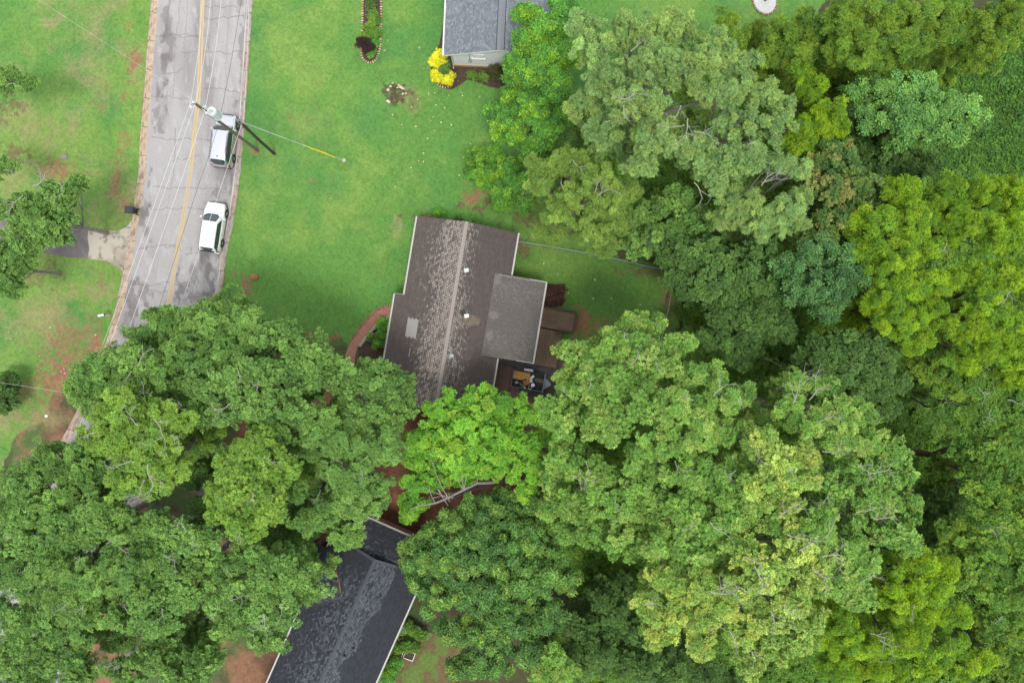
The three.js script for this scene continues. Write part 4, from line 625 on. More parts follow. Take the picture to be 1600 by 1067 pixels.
tree('gum_tree', 'palest yellow-tipped crown above the bottom edge of the grove', G2, 'pale_gum', [[1045, 905, 30, 15.5], [1090, 915, 34, 16.5], [1015, 945, 24, 14.5], [1060, 960, 34, 15.5], [1115, 955, 34, 16.5], [1150, 920, 34, 17], [1030, 990, 26, 14.5], [1095, 1000, 32, 15], [1160, 985, 32, 15.5]], { bare: [[1110, 925, 19.4, 3.2, .4], [1120, 920, 19.2, 2.6, -.3], [1010, 945, 16.8, 1.8, 0], [1140, 985, 18.6, 2.2, 1], [1110, 985, 18, 1.4]] });
tree('gum_tree', 'yellow-tipped tree with many bare twigs at the heart of the grove', G2, 'pale_gum', [[1165, 860, 32, 17.5], [1200, 890, 36, 18], [1240, 850, 34, 18], [1270, 890, 34, 17.5], [1230, 935, 36, 17], [1195, 960, 34, 16.5], [1260, 965, 30, 16], [1215, 1010, 30, 15.5], [1175, 1030, 28, 14.5], [1250, 1000, 26, 15]], { bare: [[1180, 885, 20.5, 3.0, 1.2], [1165, 870, 20, 2.4, .5], [1225, 945, 20, 2.2, 1.4], [1250, 860, 21, 2.4, -.5], [1205, 955, 19, 2.4, 1.1], [1170, 1010, 17, 2, 1.2]] });
tree('gum_tree', 'mid green tree with pale twigs at the grove\'s right side', G2, 'gum', [[1220, 820, 32, 17], [1285, 820, 32, 17.5], [1305, 860, 32, 17], [1330, 890, 32, 16.5], [1300, 910, 32, 16.5], [1350, 870, 26, 16], [1340, 930, 26, 15.5]], { bare: [[1215, 810, 19.8, 2.8, -.6], [1230, 835, 20, 2.4, .3], [1290, 840, 20, 2.4, -.5], [1285, 870, 20, 3, .1], [1345, 910, 18.6, 2, -.5], [1270, 885, 20, 2.2, 1]] });
tree('lime_leaved_tree', 'yellow-green feathery tree in the bottom right corner of the grove', G3, 'lime', [[1445, 880, 26, 12], [1410, 925, 38, 12.5], [1460, 920, 30, 12], [1490, 960, 28, 11.5], [1425, 975, 40, 12.5], [1480, 1000, 32, 11.5], [1390, 1005, 34, 11.5], [1440, 1035, 36, 11], [1500, 1040, 30, 10.5], [1535, 1035, 22, 10], [1480, 890, 20, 11]], { bare: [[1360, 990, 13.5, 2.6, .4], [1375, 1000, 13.6, 2.6, .2], [1430, 945, 14.8, 1.6]] });
tree('lime_leaved_tree', 'yellow-green tree under the pale grove at the bottom edge', G3, 'lime', [[1310, 970, 30, 11.5], [1340, 1005, 34, 11.5], [1305, 1040, 34, 10.5], [1355, 1045, 32, 10.5], [1290, 1000, 24, 11], [1390, 1060, 26, 10]], { bare: [[1340, 955, 14, 2, -.8]] });
tree('wood_tree', 'dark green understory tree below the pale grove, bottom edge', G3, 'dark', [[905, 975, 32, 6], [955, 955, 34, 6.5], [940, 1005, 40, 7], [995, 1035, 38, 7], [890, 1035, 34, 6.5], [1050, 1045, 34, 7], [985, 980, 30, 6.5], [1100, 1055, 28, 6.5], [1140, 1060, 26, 6], [870, 1060, 26, 6]], {});
tree('wood_tree', 'small light tree at the bottom edge below the glossy tree', G3, 'gum', [[865, 1025, 20, 9], [850, 1050, 26, 9], [885, 1050, 20, 8.5]], {});
// eastern wood
tree('wood_tree', 'mid green tree at the right edge below the white twigs', G3, 'wood', [[1555, 700, 36, 10], [1590, 680, 34, 10], [1530, 745, 36, 10], [1575, 755, 38, 10.5], [1540, 800, 34, 10], [1590, 810, 34, 10], [1510, 700, 26, 9]], { bare: [[1530, 605, 12.5, 2.0, 1.2], [1575, 625, 12, 2.4, .1], [1475, 630, 9, 1.6, -.3], [1550, 640, 12, 1.6, 2.5]] });
tree('wood_tree', 'bushy green tree on the right edge, halfway down the lower wood', G3, 'wood', [[1500, 830, 34, 8.5], [1545, 860, 38, 9.5], [1590, 880, 38, 9.5], [1520, 900, 34, 9], [1570, 930, 36, 9.5], [1480, 870, 26, 8], [1545, 965, 30, 9]], { bare: [[1530, 820, 11.5, 2.4, .2], [1545, 825, 11.3, 2, -.6]] });
tree('wood_tree', 'green tree in the bottom right corner', G3, 'wood', [[1590, 985, 36, 9], [1570, 1030, 36, 8.5], [1600, 1060, 34, 8.5], [1545, 1065, 30, 8]], { bare: [[1555, 975, 11.5, 1.2]] });
tree('wood_tree', 'shaded low tree between the gully and the yellow-green corner tree', G3, 'dark', [[1460, 800, 32, 4], [1450, 760, 28, 3], [1490, 770, 30, 4.5], [1450, 845, 26, 5], [1500, 1000, 26, 5]], {});
tree('lime_leaved_tree', 'bright yellow-green tree at the right edge, uppermost of its kind', G3, 'lime', [[1480, 305, 36, 11], [1530, 300, 36, 11.5], [1580, 310, 38, 11.5], [1500, 350, 38, 12], [1560, 365, 42, 12.5], [1600, 350, 30, 11.5], [1450, 330, 28, 11]], {});
tree('lime_leaved_tree', 'bright yellow-green tree bordering the seed-speckled tree', G3, 'lime', [[1410, 300, 32, 11.5], [1375, 345, 34, 12], [1425, 345, 36, 12.5], [1350, 390, 30, 11.5], [1395, 400, 38, 12.5], [1440, 385, 32, 12], [1365, 420, 28, 11.5], [1340, 355, 22, 11]], {});
tree('lime_leaved_tree', 'bright yellow-green tree beside the dark blue-green one', G3, 'lime', [[1385, 460, 32, 12.5], [1430, 450, 34, 12.5], [1400, 500, 32, 12], [1450, 490, 32, 12], [1365, 480, 22, 11.5], [1435, 530, 28, 11.5], [1475, 440, 30, 12.5]], {});
tree('lime_leaved_tree', 'yellow-green tree crowding the right edge at mid height', G3, 'lime', [[1520, 430, 36, 12.5], [1575, 430, 38, 12.5], [1540, 480, 38, 13], [1590, 490, 36, 12.5], [1505, 510, 34, 12.5], [1555, 535, 36, 12.5], [1595, 550, 34, 12], [1510, 560, 30, 11.5], [1580, 590, 26, 11]], { bare: [[1580, 455, 15.4, 1.8, 2.2], [1480, 380, 14, 1.6, 2]] });
tree('wood_tree', 'green tree under the yellow-green ones above the fallen log', G3, 'wood', [[1450, 580, 32, 8.5], [1490, 600, 32, 8.5], [1470, 645, 28, 7.5], [1510, 640, 30, 8], [1460, 550, 24, 8]], { bare: [[1465, 510, 9.5, 1.4]] });
tree('layered_tree', 'dark green layered tree between the grove and the yellow-green trees', G3, 'dark', [[1285, 545, 34, 10], [1335, 545, 36, 10.5], [1380, 560, 32, 10], [1300, 590, 38, 11], [1355, 600, 38, 10.5], [1395, 600, 24, 9.5], [1260, 570, 28, 9.5], [1320, 635, 30, 9.5], [1375, 640, 28, 9], [1385, 520, 26, 9.5]], { flat: .5, leafy: 1.1 });
tree('layered_tree', 'dark green tree beside the yard corner, by a shadowed gap', G3, 'dark', [[1130, 490, 34, 9], [1175, 510, 36, 9.5], [1210, 515, 30, 9.5], [1160, 550, 32, 9], [1115, 530, 28, 8], [1200, 490, 26, 9]], { flat: .55, bare: [[1195, 560, 8, 2.6, .5], [1185, 590, 6.5, 1.6, 2.2]] });
tree('broadleaf_tree', 'dark blue-green broad-leaved tree among the eastern wood', G3, 'dark_blue', [[1235, 415, 28, 11.5], [1280, 395, 30, 12], [1300, 440, 36, 12.5], [1250, 455, 32, 12], [1335, 430, 26, 11.5], [1290, 480, 28, 11], [1320, 400, 22, 11.5]], {});
tree('wood_tree', 'dark tree overhanging the back fence corner', G3, 'dark', [[1075, 395, 34, 10], [1115, 400, 36, 10.5], [1060, 435, 28, 9.5], [1100, 445, 36, 10.5], [1150, 430, 36, 10.5], [1185, 400, 32, 10], [1190, 450, 32, 10], [1135, 460, 28, 9.5], [1045, 405, 24, 9]], {});
tree('wood_tree', 'dark tree in the shade of the great fine-leaved oak', G3, 'oak', [[1010, 330, 32, 8], [1040, 370, 34, 8.5], [1000, 380, 28, 7.5], [1090, 345, 32, 8.5], [1060, 310, 28, 8], [985, 345, 24, 7]], { bare: [[1008, 380, 9.5, 2.0, .4]] });
// the great oak at the top
tree('great_oak', 'broad fine-leaved oak drooping toward the back fence of the lawn', G3, 'warm_oak', [[885, 255, 34, 13], [850, 285, 26, 12], [925, 280, 38, 14], [895, 320, 40, 13.5], [955, 310, 34, 13.5], [870, 325, 26, 12], [930, 360, 34, 12.5], [965, 345, 28, 12.5], [985, 300, 22, 12.5], [945, 385, 24, 11.5], [840, 260, 18, 11.5]], { bare: [[935, 305, 17, 2.2, -.3], [895, 250, 16.2, 1.6, 1.2], [880, 295, 16, 1.0], [930, 300, 17.2, 1.6, -1.4]] });
tree('great_oak', 'greatest fine-leaved oak, grey limbs showing at its centre', G3, 'fine_oak', [[935, 80, 40, 15], [985, 45, 42, 15.5], [1045, 50, 44, 15.5], [1020, 100, 46, 17], [1075, 110, 46, 17], [955, 130, 40, 16], [915, 165, 30, 14.5], [990, 165, 42, 17], [1110, 75, 38, 15.5], [1125, 145, 38, 16], [940, 205, 32, 14.5], [1020, 215, 40, 16], [1080, 230, 36, 15.5], [910, 40, 26, 14], [1000, 260, 26, 14]], { bare: [[970, 155, 20, 2.6, 0], [975, 165, 20, 2.0, 1.4], [985, 80, 19.5, 1.8, -.6], [1075, 185, 19.5, 2.8, 1.9], [1070, 195, 19.2, 2.6, 2.8], [1085, 205, 19, 2.4, .2], [945, 190, 18, 2.0, 0], [1065, 165, 19.8, 1.8, 2.2], [970, 140, 20, 1.6, 1.8]] });
tree('great_oak', 'grey-green fine oak right of the greatest oak', G3, 'fine_oak', [[1160, 105, 32, 13.5], [1190, 145, 34, 14], [1150, 195, 36, 15], [1205, 200, 34, 14], [1165, 245, 38, 15], [1120, 275, 36, 14.5], [1220, 165, 24, 13.5], [1135, 110, 26, 13.5], [1100, 255, 28, 14.5]], { bare: [[1085, 285, 17, 3.0, .7], [1185, 225, 17.6, 1.2]] });
tree('great_oak', 'soft grey-green oak with a dark hollow and white fork', G3, 'fine_oak', [[1205, 255, 26, 12.5], [1245, 265, 24, 12], [1160, 320, 34, 13], [1225, 325, 34, 12.5], [1190, 355, 34, 12.5], [1250, 310, 24, 11.5], [1130, 345, 26, 12], [1140, 300, 26, 12.5], [1240, 350, 24, 11.5]], { bare: [[1190, 290, 14.6, 3.2, -.9], [1190, 285, 14.5, 2.4, .1]] });
tree('seeding_tree', 'tree speckled with tan seed clusters right of the grey-green oak', G3, 'seeded', [[1310, 250, 32, 10.5], [1340, 285, 32, 11], [1295, 295, 32, 11], [1345, 325, 28, 10.5], [1305, 340, 28, 10.5], [1275, 260, 20, 10], [1260, 370, 24, 10], [1290, 375, 24, 10]], {});
tree('lime_leaved_tree', 'small yellow-green tree between the grey-green oak and the pale vine tree', G3, 'lime', [[1270, 140, 28, 10], [1295, 175, 30, 10.5], [1265, 200, 28, 10], [1305, 200, 22, 9.5], [1255, 115, 20, 9.5], [1245, 225, 22, 9.5]], {});
tree('vine_tree', 'pale blue-green tree draped in vines by the ivy field', G3, 'blue_vine', [[1355, 140, 30, 10.5], [1400, 145, 32, 11.5], [1440, 135, 28, 11.5], [1365, 185, 30, 10.5], [1420, 185, 36, 12], [1470, 165, 32, 11.5], [1510, 175, 30, 11], [1530, 190, 18, 10], [1460, 205, 32, 11], [1495, 205, 24, 10], [1405, 220, 24, 9.5], [1345, 165, 20, 9.5]], { dense: 1.15 });
tree('wood_tree', 'dark shrubby tree below the pale vine tree', G3, 'dark', [[1385, 250, 30, 6], [1430, 255, 30, 6], [1360, 270, 26, 6], [1345, 235, 22, 6.5], [1400, 275, 24, 5.5]], {});
tree('locust_tree', 'feathery green tree at the top edge left of the ivy field', G3, 'locust', [[1320, 30, 38, 12], [1370, 25, 40, 12.5], [1345, 75, 36, 12], [1395, 65, 38, 12.5], [1380, 100, 24, 11], [1310, 75, 26, 11], [1330, 115, 32, 5], [1370, 120, 28, 4], [1300, 110, 28, 5]], { base: [1365, 45] });
tree('locust_tree', 'feathery green tree at the top edge over the ivy field', G3, 'locust', [[1430, 25, 36, 12], [1460, 50, 32, 11.5], [1480, 15, 32, 11.5], [1425, 70, 28, 11.5], [1505, 30, 24, 11], [1430, 100, 30, 5], [1460, 95, 26, 4], [1415, 90, 28, 6]], { base: [1475, 30] });
tree('locust_tree', 'feathery green tree in the top right corner', G3, 'locust', [[1560, 25, 34, 12], [1590, 40, 34, 12], [1555, 70, 30, 11.5], [1545, 95, 22, 10.5], [1595, 0, 34, 12], [1525, 50, 20, 11], [1530, 80, 26, 5], [1515, 100, 22, 4]], { base: [1600, 20] });
tree('locust_tree', 'yellowish feathery tree beside the round gravel bed', G3, 'locust', [[1225, 50, 32, 9.5], [1265, 40, 32, 10], [1245, 85, 28, 9.5], [1205, 80, 22, 8.5], [1280, 75, 24, 9.5], [1150, 60, 20, 7.5], [1135, 35, 18, 7]], {});
// vine-grown trees by the grey-roofed house
tree('vine_tree', 'tall vine-covered tree leaning over the grey roof', G4, 'vine', [[828, 25, 24, 6.5], [860, 45, 30, 7.5], [835, 70, 28, 7], [875, 85, 30, 7.5], [845, 110, 30, 7], [880, 15, 26, 7.5], [870, 130, 28, 7.5], [810, 120, 20, 5.5], [816, 95, 18, 6], [820, 18, 18, 6.5], [816, 58, 18, 6.2], [802, 100, 16, 5.2]], { dense: 1.3, leafy: 1.15 });
tree('vine_tree', 'vine-draped green mound east of the lawn', G4, 'vine', [[785, 175, 26, 4.5], [800, 205, 26, 4.5], [835, 170, 28, 5.5], [865, 185, 28, 5.5], [850, 210, 26, 5], [800, 150, 18, 4], [885, 160, 22, 5.5], [830, 235, 24, 4]], { dense: 1.3, leafy: 1.15 });
tree('vine_shrub', 'rounded green shrub on the lawn edge below the vine mound', G4, 'vine', [[748, 250, 22, 2.2], [770, 240, 18, 2.2], [765, 275, 26, 2.6], [795, 295, 26, 2.6], [790, 262, 24, 2.6], [815, 285, 24, 2.6], [740, 270, 16, 1.6], [820, 315, 18, 2], [785, 315, 16, 1.8]], { dense: 1.4, leafy: 1.2, category: 'shrub', size: .8 });
tree('wood_shrub', 'dark shrub in the gap between the vine mound and the warm oak', G4, 'oak', [[870, 250, 24, 3.5], [880, 215, 20, 3.5], [840, 300, 22, 3]], { category: 'shrub' });
// western lot
tree('shade_tree', 'dark green tree with white dead limbs over the dark driveway', G5, 'oak', [[40, 325, 34, 8.5], [85, 305, 30, 9], [70, 345, 32, 9], [110, 300, 20, 8.5], [125, 285, 14, 8], [95, 370, 22, 8], [30, 365, 30, 8], [100, 340, 20, 8.5], [55, 380, 18, 7.5]], { bare: [[50, 290, 11.6, 4, -.2], [90, 285, 11.4, 2.4, .9], [35, 305, 11, 2.2, 2.6], [20, 315, 10.8, 1.6, 1.5], [5, 265, 11, 1.8, .1]] });
tree('shade_tree', 'lighter green tree at the left edge below the dark driveway', G5, 'oak', [[10, 395, 30, 7], [35, 405, 24, 7], [5, 430, 32, 7], [20, 450, 20, 6], [-20, 410, 34, 7]], {});
tree('shade_tree', 'tip of a dark tree with a dead white twig at the left edge', G5, 'oak', [[-15, 130, 30, 7], [18, 122, 18, 7], [42, 130, 12, 6.5]], { base: [-70, 150], bare: [[10, 132, 9.5, 2.2, .05]] });
tree('shade_tree', 'sprig of foliage poking in at the left edge above the dead limbs', G5, 'oak', [[-10, 262, 26, 6], [14, 260, 14, 6]], { base: [-60, 275],});
tree('round_shrub', 'dense dark round shrub at the left edge of the western lot', G5, 'dark', [[5, 605, 24, 2.2], [-8, 630, 24, 2.2], [10, 630, 16, 1.6], [16, 595, 14, 1.6]], { category: 'shrub', dense: 1.5, leafy: 1.3, size: .8 });
tree('round_shrub', 'round leafy bush at the left edge below the dry lawn', G5, 'vine', [[10, 590, 14, 1.4]], { category: 'shrub', dense: 1.5, leafy: 1.3, size: .7 });
console.log('trees done');

// ───────────── ground cover ─────────────
function cover(name, label, kind, region, step, size, hgt, seed) {
  const lv = new Leaves(kind, seed), R = rng(seed + 1); let x0 = 1e9, x1 = -1e9, y0 = 1e9, y1 = -1e9; for (const [x, y] of region) { x0 = Math.min(x0, x); x1 = Math.max(x1, x); y0 = Math.min(y0, y); y1 = Math.max(y1, y); }
  for (let x = x0; x < x1; x += step) for (let y = y0; y < y1; y += step) {
    const px = x + R() * step, py = y + R() * step; if (!inPoly(px, py, region)) continue;
    const p = at(px, py); const m = fbm(p.x * .5, p.z * .5, seed, 3); p.y = gy(p.x, p.z); const k = (ALT - p.y) / ALT; p.x *= k; p.z *= k; p.y = gy(p.x, p.z) + hgt * m * (.5 + R() * .5);
    lv.add(p, V((R() - .5) * .9, 1, (R() - .5) * .9).normalize(), size * (.7 + R() * .6), m > .5 ? 0 : 1, .85 + .3 * m);
  }
  return tag(lv.build(name, null), label, 'ground cover', null, 'stuff');
}
cover('ivy', 'field of green climbing vine carpeting the slope at the right', 'ivy', [[1420, 120], [1480, 70], [1560, 40], [1680, -40], [1680, 300], [1420, 300], [1380, 240]], 4.2, 1.15, 1.6, 71);
cover('undergrowth', 'dark leafy undergrowth on the floor of the eastern wood', 'wood', [[1100, 100], [1400, 40], [1420, 260], [1700, 300], [1700, 1150], [880, 1150], [930, 960], [1120, 900], [930, 940], [860, 880], [850, 780], [870, 640], [1030, 580], [1060, 540], [1075, 440], [1040, 400], [960, 380], [900, 330], [880, 210]], 7.5, 1.3, 2.2, 73);
cover('fern', 'pale ferny growth on the gully bank above the fallen log', 'blue_vine', [[1400, 600], [1470, 590], [1520, 640], [1490, 690], [1400, 680], [1385, 640]], 4, 1, 1.2, 75);

// ───────────── vehicles ─────────────
const TYRE = std(.018, .018, .018, .8), RIM = std(.45, .46, .47, .35, { metalness: .8 });
const PLASTIC = std(.02, .021, .023, .6);
function loft(sections, close = true) {                    // sections: rows of points, joined in order
  const pos = [], idx = [], n = sections[0].length;
  for (const s of sections) for (const p of s) pos.push(p[0], p[1], p[2]);
  for (let i = 0; i + 1 < sections.length; i++) for (let k = 0; k + 1 < n; k++) { const a = i * n + k, b = a + n; idx.push(a, b, a + 1, a + 1, b, b + 1); }
  if (close) for (const i of [0, sections.length - 1]) { const c = pos.length / 3, s = sections[i]; let x = 0, y = 0, z = 0; for (const p of s) { x += p[0] / n; y += p[1] / n; z += p[2] / n; } pos.push(x, y, z); for (let k = 0; k + 1 < n; k++) i ? idx.push(i * n + k, c, i * n + k + 1) : idx.push(k + 1, c, k); }
  const g = new THREE.BufferGeometry(); g.setAttribute('position', new THREE.Float32BufferAttribute(pos, 3)); g.setIndex(idx); g.computeVertexNormals(); return g;
}
// a five-door car, nose toward -z; o gives its measures
function car(name, label, p, turn, paint, o) {
  const c = thing(name, label, 'car', p, turn, 'cars parked at the kerb');
  const L = o.L, W = o.W / 2, belt = o.belt, top = o.top, z0 = -L / 2;
  // body shell: stations from nose to tail [t, half-width, deck height, side-edge height]
  const st = [[0, .46, .60, .56], [.012, .66, .72, .64], [.04, .83, .85, .75], [.10, .94, o.hood - .06, .84], [.20, 1, o.hood, .9], [.30, 1, o.hood + .06, .93], [.36, 1, belt, belt - .06], [.55, 1, belt + .01, belt - .05], [.80, 1, belt + .02, belt - .04], [.93, .975, belt + .02, belt - .03], [.975, .91, belt - .02, belt - .08], [1, .70, .80, .74]];
  const sec = st.map(([t, w, y, e]) => { const z = z0 + t * L, half = [[.90 * w * W, .24], [w * W, .36], [w * W * 1.0, .60], [w * W * .985, e], [w * W * .90, (y + e) / 2 + .02], [w * W * .62, y], [w * W * .3, y + .012], [0, y + .018]]; return [...half.map(([x, yy]) => [-x, yy, z]), ...half.slice(0, -1).reverse().map(([x, yy]) => [x, yy, z])]; });
  const body = obj('body', loft(sec), paint, c);
  obj('underbody', bx(o.W * .86, .16, L * .94, 0, .26, 0), PLASTIC, c);
  // cabin: pillars and roof shell
  const A = z0 + o.ws0 * L, B = z0 + o.ws1 * L, C = z0 + o.rf * L, D = z0 + o.rg * L, wr = o.roofW / 2, wb = W * .93;
  const cs = [[A, wb * .93, belt - .02, belt], [lerp(A, B, .5), wb * .95, belt - .02, lerp(belt, top, .56)], [B, wb, belt - .02, top - .05], [lerp(B, C, .3), wb, belt - .02, top], [lerp(B, C, .7), wb, belt - .02, top - .01], [C, wb * .98, belt - .02, top - .07], [lerp(C, D, .5), wb * .96, belt - .02, lerp(belt, top, .55)], [D, wb * .92, belt - .02, belt]];
  const cabin = obj('cabin', loft(cs.map(([z, w, y0, y1]) => { const f = clamp((y1 - belt) / (top - belt)), we = lerp(w, wr, f), half = [[w, y0], [lerp(w, we, .5) + .015, lerp(y0, y1, .5)], [we, y1 - .05 * f], [we - .07, y1 + .0], [we * .45, y1 + .03 * f], [0, y1 + .035 * f]]; return [...half.map(([x, y]) => [-x, y, z]), ...half.slice(0, -1).reverse().map(([x, y]) => [x, y, z])]; })), paint, c);
  const quad = (a, b, d, e, out) => { const n = new THREE.Vector3().crossVectors(b.clone().sub(a), d.clone().sub(a)).normalize(); if (n.dot(out) < 0) n.negate(); return slabN([a, b, d, e].map(q => q.clone().addScaledVector(n, .018)), n, .012); };
  const slabN = (pts, n, t) => { const pos = [], low = pts.map(q => q.clone().addScaledVector(n, -t)); const T = (...v) => v.forEach(q => pos.push(q.x, q.y, q.z)); T(pts[0], pts[1], pts[2]); T(pts[0], pts[2], pts[3]); for (let i = 0; i < 4; i++) { const j = (i + 1) % 4; T(pts[i], low[i], low[j]); T(pts[i], low[j], pts[j]); } const g = new THREE.BufferGeometry(); g.setAttribute('position', new THREE.Float32BufferAttribute(pos, 3)); g.computeVertexNormals(); return g; };
  const y1 = top - .06;
  const curved = (za, ya, wa, zb, yb, wb_) => { const S = []; for (let i = 0; i <= 8; i++) { const f = i / 8 * 2 - 1; S.push([[f * wa, ya + .022, za + .07 * f * f * Math.sign(zb - za) + 0], [f * lerp(wa, wb_, .5), lerp(ya, yb, .58) + .07, lerp(za, zb, .5) + .035 * f * f * Math.sign(zb - za)], [f * wb_, yb + .05, zb]]); } return loft(S, false); };
  obj('windshield', curved(A + .03, belt + .03, wb * .86, B - .02, y1 + .02, wr * .90), o.glass, c);
  obj('rear_window', curved(D - .02, belt + .08, wb * .78, C + .03, y1 - .01, wr * .84), o.glass, c);
  for (const s of [-1, 1]) {
    const X = (y) => s * (lerp(wb, wr, clamp((y - belt) / (top - belt))) + .006), P = (z, y) => V(X(y), y, z), out = V(s, .4, 0);
    const zs = [A + .30 * (B - A) + .12, lerp(B, C, .42), lerp(B, C, .78), C + .12];
    obj('side_window', quad(P(zs[0] + .12, belt + .05), P(zs[1] - .03, belt + .05), P(zs[1] - .03, y1 - .05), P(B + .14, y1 - .05), out), o.glass, c);
    obj('side_window', quad(P(zs[1] + .03, belt + .05), P(zs[2] - .03, belt + .05), P(zs[2] - .03, y1 - .05), P(zs[1] + .03, y1 - .05), out), o.glass, c);
    obj('side_window', quad(P(zs[2] + .03, belt + .06), P(zs[3] + .14, belt + .10), P(C - .06, y1 - .07), P(zs[2] + .03, y1 - .05), out), o.glass, c);
    obj('window_trim', quad(P(zs[1] - .03, belt + .05), P(zs[1] + .03, belt + .05), P(zs[1] + .03, y1 - .05), P(zs[1] - .03, y1 - .05), out), PLASTIC, c); obj('window_trim', quad(P(zs[2] - .03, belt + .05), P(zs[2] + .03, belt + .055), P(zs[2] + .03, y1 - .05), P(zs[2] - .03, y1 - .05), out), PLASTIC, c);
    const m = obj('mirror', rb(.20, .13, .12, .04, s * (W + .12), belt + .06, A + .42), o.mirror || paint, c); obj('mirror_arm', bx(.12, .04, .05, s * (W + .0), belt + .02, A + .42), PLASTIC, m);
    obj('headlight', new THREE.SphereGeometry(.15, 12, 8).scale(1, .5, 1.2).translate(s * W * .74, .72, z0 + .22), new THREE.MeshPhysicalMaterial({ color: 0xbfc4c8, roughness: .1, clearcoat: 1 }), c);
    obj('taillight', rb(.14, .34, .16, .04, s * W * .86, .86, -z0 - .12), std(.32, .015, .012, .2), c);
    obj('door_seam', [bx(.008, .5, .014, s * (W + .001), .66, lerp(A, B, .6) + .1), bx(.008, .5, .014, s * (W + .001), .66, zs[1]), bx(.008, .5, .014, s * (W + .001), .66, zs[2] + .08)], PLASTIC, body);
    for (const z of [lerp(A, B, .6) + .75, zs[1] + .75]) obj('door_handle', rb(.03, .03, .18, .01, s * (W + .012), .84, z), o.trim, c);
    for (const f of [o.axF, o.axR]) {
      const w = new THREE.Group(); w.name = 'wheel'; w.position.set(s * (W - .055), .355, z0 + f * L); c.add(w);
      obj('tyre', new THREE.TorusGeometry(.265, .09, 10, 24).rotateY(Math.PI / 2), TYRE, w);
      const sp = [cyl(.2, .2, .05, 20).translate(0, -.025, 0).rotateZ(Math.PI / 2)]; for (let k = 0; k < 5; k++) sp.push(bx(.07, .05, .2, s * .02, 0, .1).rotateX(k * 1.2566)); obj('rim', sp, RIM, w);
      obj('wheel_arch', new THREE.TorusGeometry(.385, .045, 6, 18, Math.PI).rotateY(Math.PI / 2).translate(s * (W - .005), .35, z0 + f * L), o.arch || PLASTIC, body);
    }
    if (o.rails) obj('roof_rail', tube([V(s * (wr - .03), top - .02, B + .25), V(s * (wr - .03), top + .055, B + .4), V(s * (wr - .04), top + .055, C - .3), V(s * (wr - .04), top - .03, C - .15)], .018, .018, 6), o.trim, c);
  }
  obj('bumper', rb(o.W * .86, .16, .16, .06, 0, .46, -z0 - .04), o.bumper || paint, c); obj('bumper', rb(o.W * .74, .14, .14, .06, 0, .44, z0 + .03), PLASTIC, c);
  obj('number_plate', bx(.42, .16, .012, 0, .72, -z0 + .002), std(.6, .6, .58, .5), c);
  obj('grille', rb(o.W * .5, .16, .05, .02, 0, .62, z0 + .0), PLASTIC, c);
  obj('hood_seam', [tube([V(-W * .8, o.hood - .012, z0 + .35), V(-W * .84, belt - .012, A - .05)], .006, .006, 4), tube([V(W * .8, o.hood - .012, z0 + .35), V(W * .84, belt - .012, A - .05)], .006, .006, 4)], PLASTIC, body);
  obj('wiper', [tube([V(-.1, belt + .06, A + .04), V(.45, belt + .1, A + .08)], .012, .01, 4), tube([V(-.55, belt + .06, A + .08), V(-.05, belt + .1, A + .07)], .012, .01, 4)], PLASTIC, c);
  if (o.shelf) obj('tailgate_glass', rb(o.W * .66, .03, .16, .012, 0, belt + .09, D + .05), PLASTIC, c);
  if (o.antenna) obj('antenna', rb(.05, .07, .12, .02, 0, top + .05, C - .25), PLASTIC, c);
  return c;
}
const darkGlass = new THREE.MeshPhysicalMaterial({ color: new THREE.Color().setRGB(.03, .045, .048), roughness: .05, clearcoat: 1, clearcoatRoughness: .03, side: THREE.DoubleSide });
{
  const g1 = at(337.5, 357), white = new THREE.MeshPhysicalMaterial({ color: new THREE.Color().setRGB(.80, .81, .82), roughness: .35, clearcoat: 1, clearcoatRoughness: .08, side: THREE.DoubleSide });
  car('parked_car', 'white hatchback crossover parked at the kerb, nearer the oaks', V(g1.x, .015, g1.z), -8.5 * Math.PI / 180, white, { L: 4.5, W: 1.84, belt: .98, top: 1.56, hood: .93, ws0: .235, ws1: .41, rf: .925, rg: .985, roofW: 1.28, axF: .185, axR: .785, glass: darkGlass, trim: white, shelf: true });
  const g2 = at(355, 223.5), silver = new THREE.MeshPhysicalMaterial({ color: new THREE.Color().setRGB(.66, .66, .71), metalness: .9, roughness: .24, clearcoat: 1, clearcoatRoughness: .05, side: THREE.DoubleSide });
  car('parked_car', 'dark silver sport utility car parked under the utility pole', V(g2.x, .015, g2.z), -6.5 * Math.PI / 180, silver, { L: 4.75, W: 1.86, belt: 1.08, top: 1.76, hood: 1.02, ws0: .225, ws1: .36, rf: .905, rg: .985, roofW: 1.42, axF: .17, axR: .80, glass: darkGlass, trim: PLASTIC, rails: true, bumper: PLASTIC, antenna: true });
}
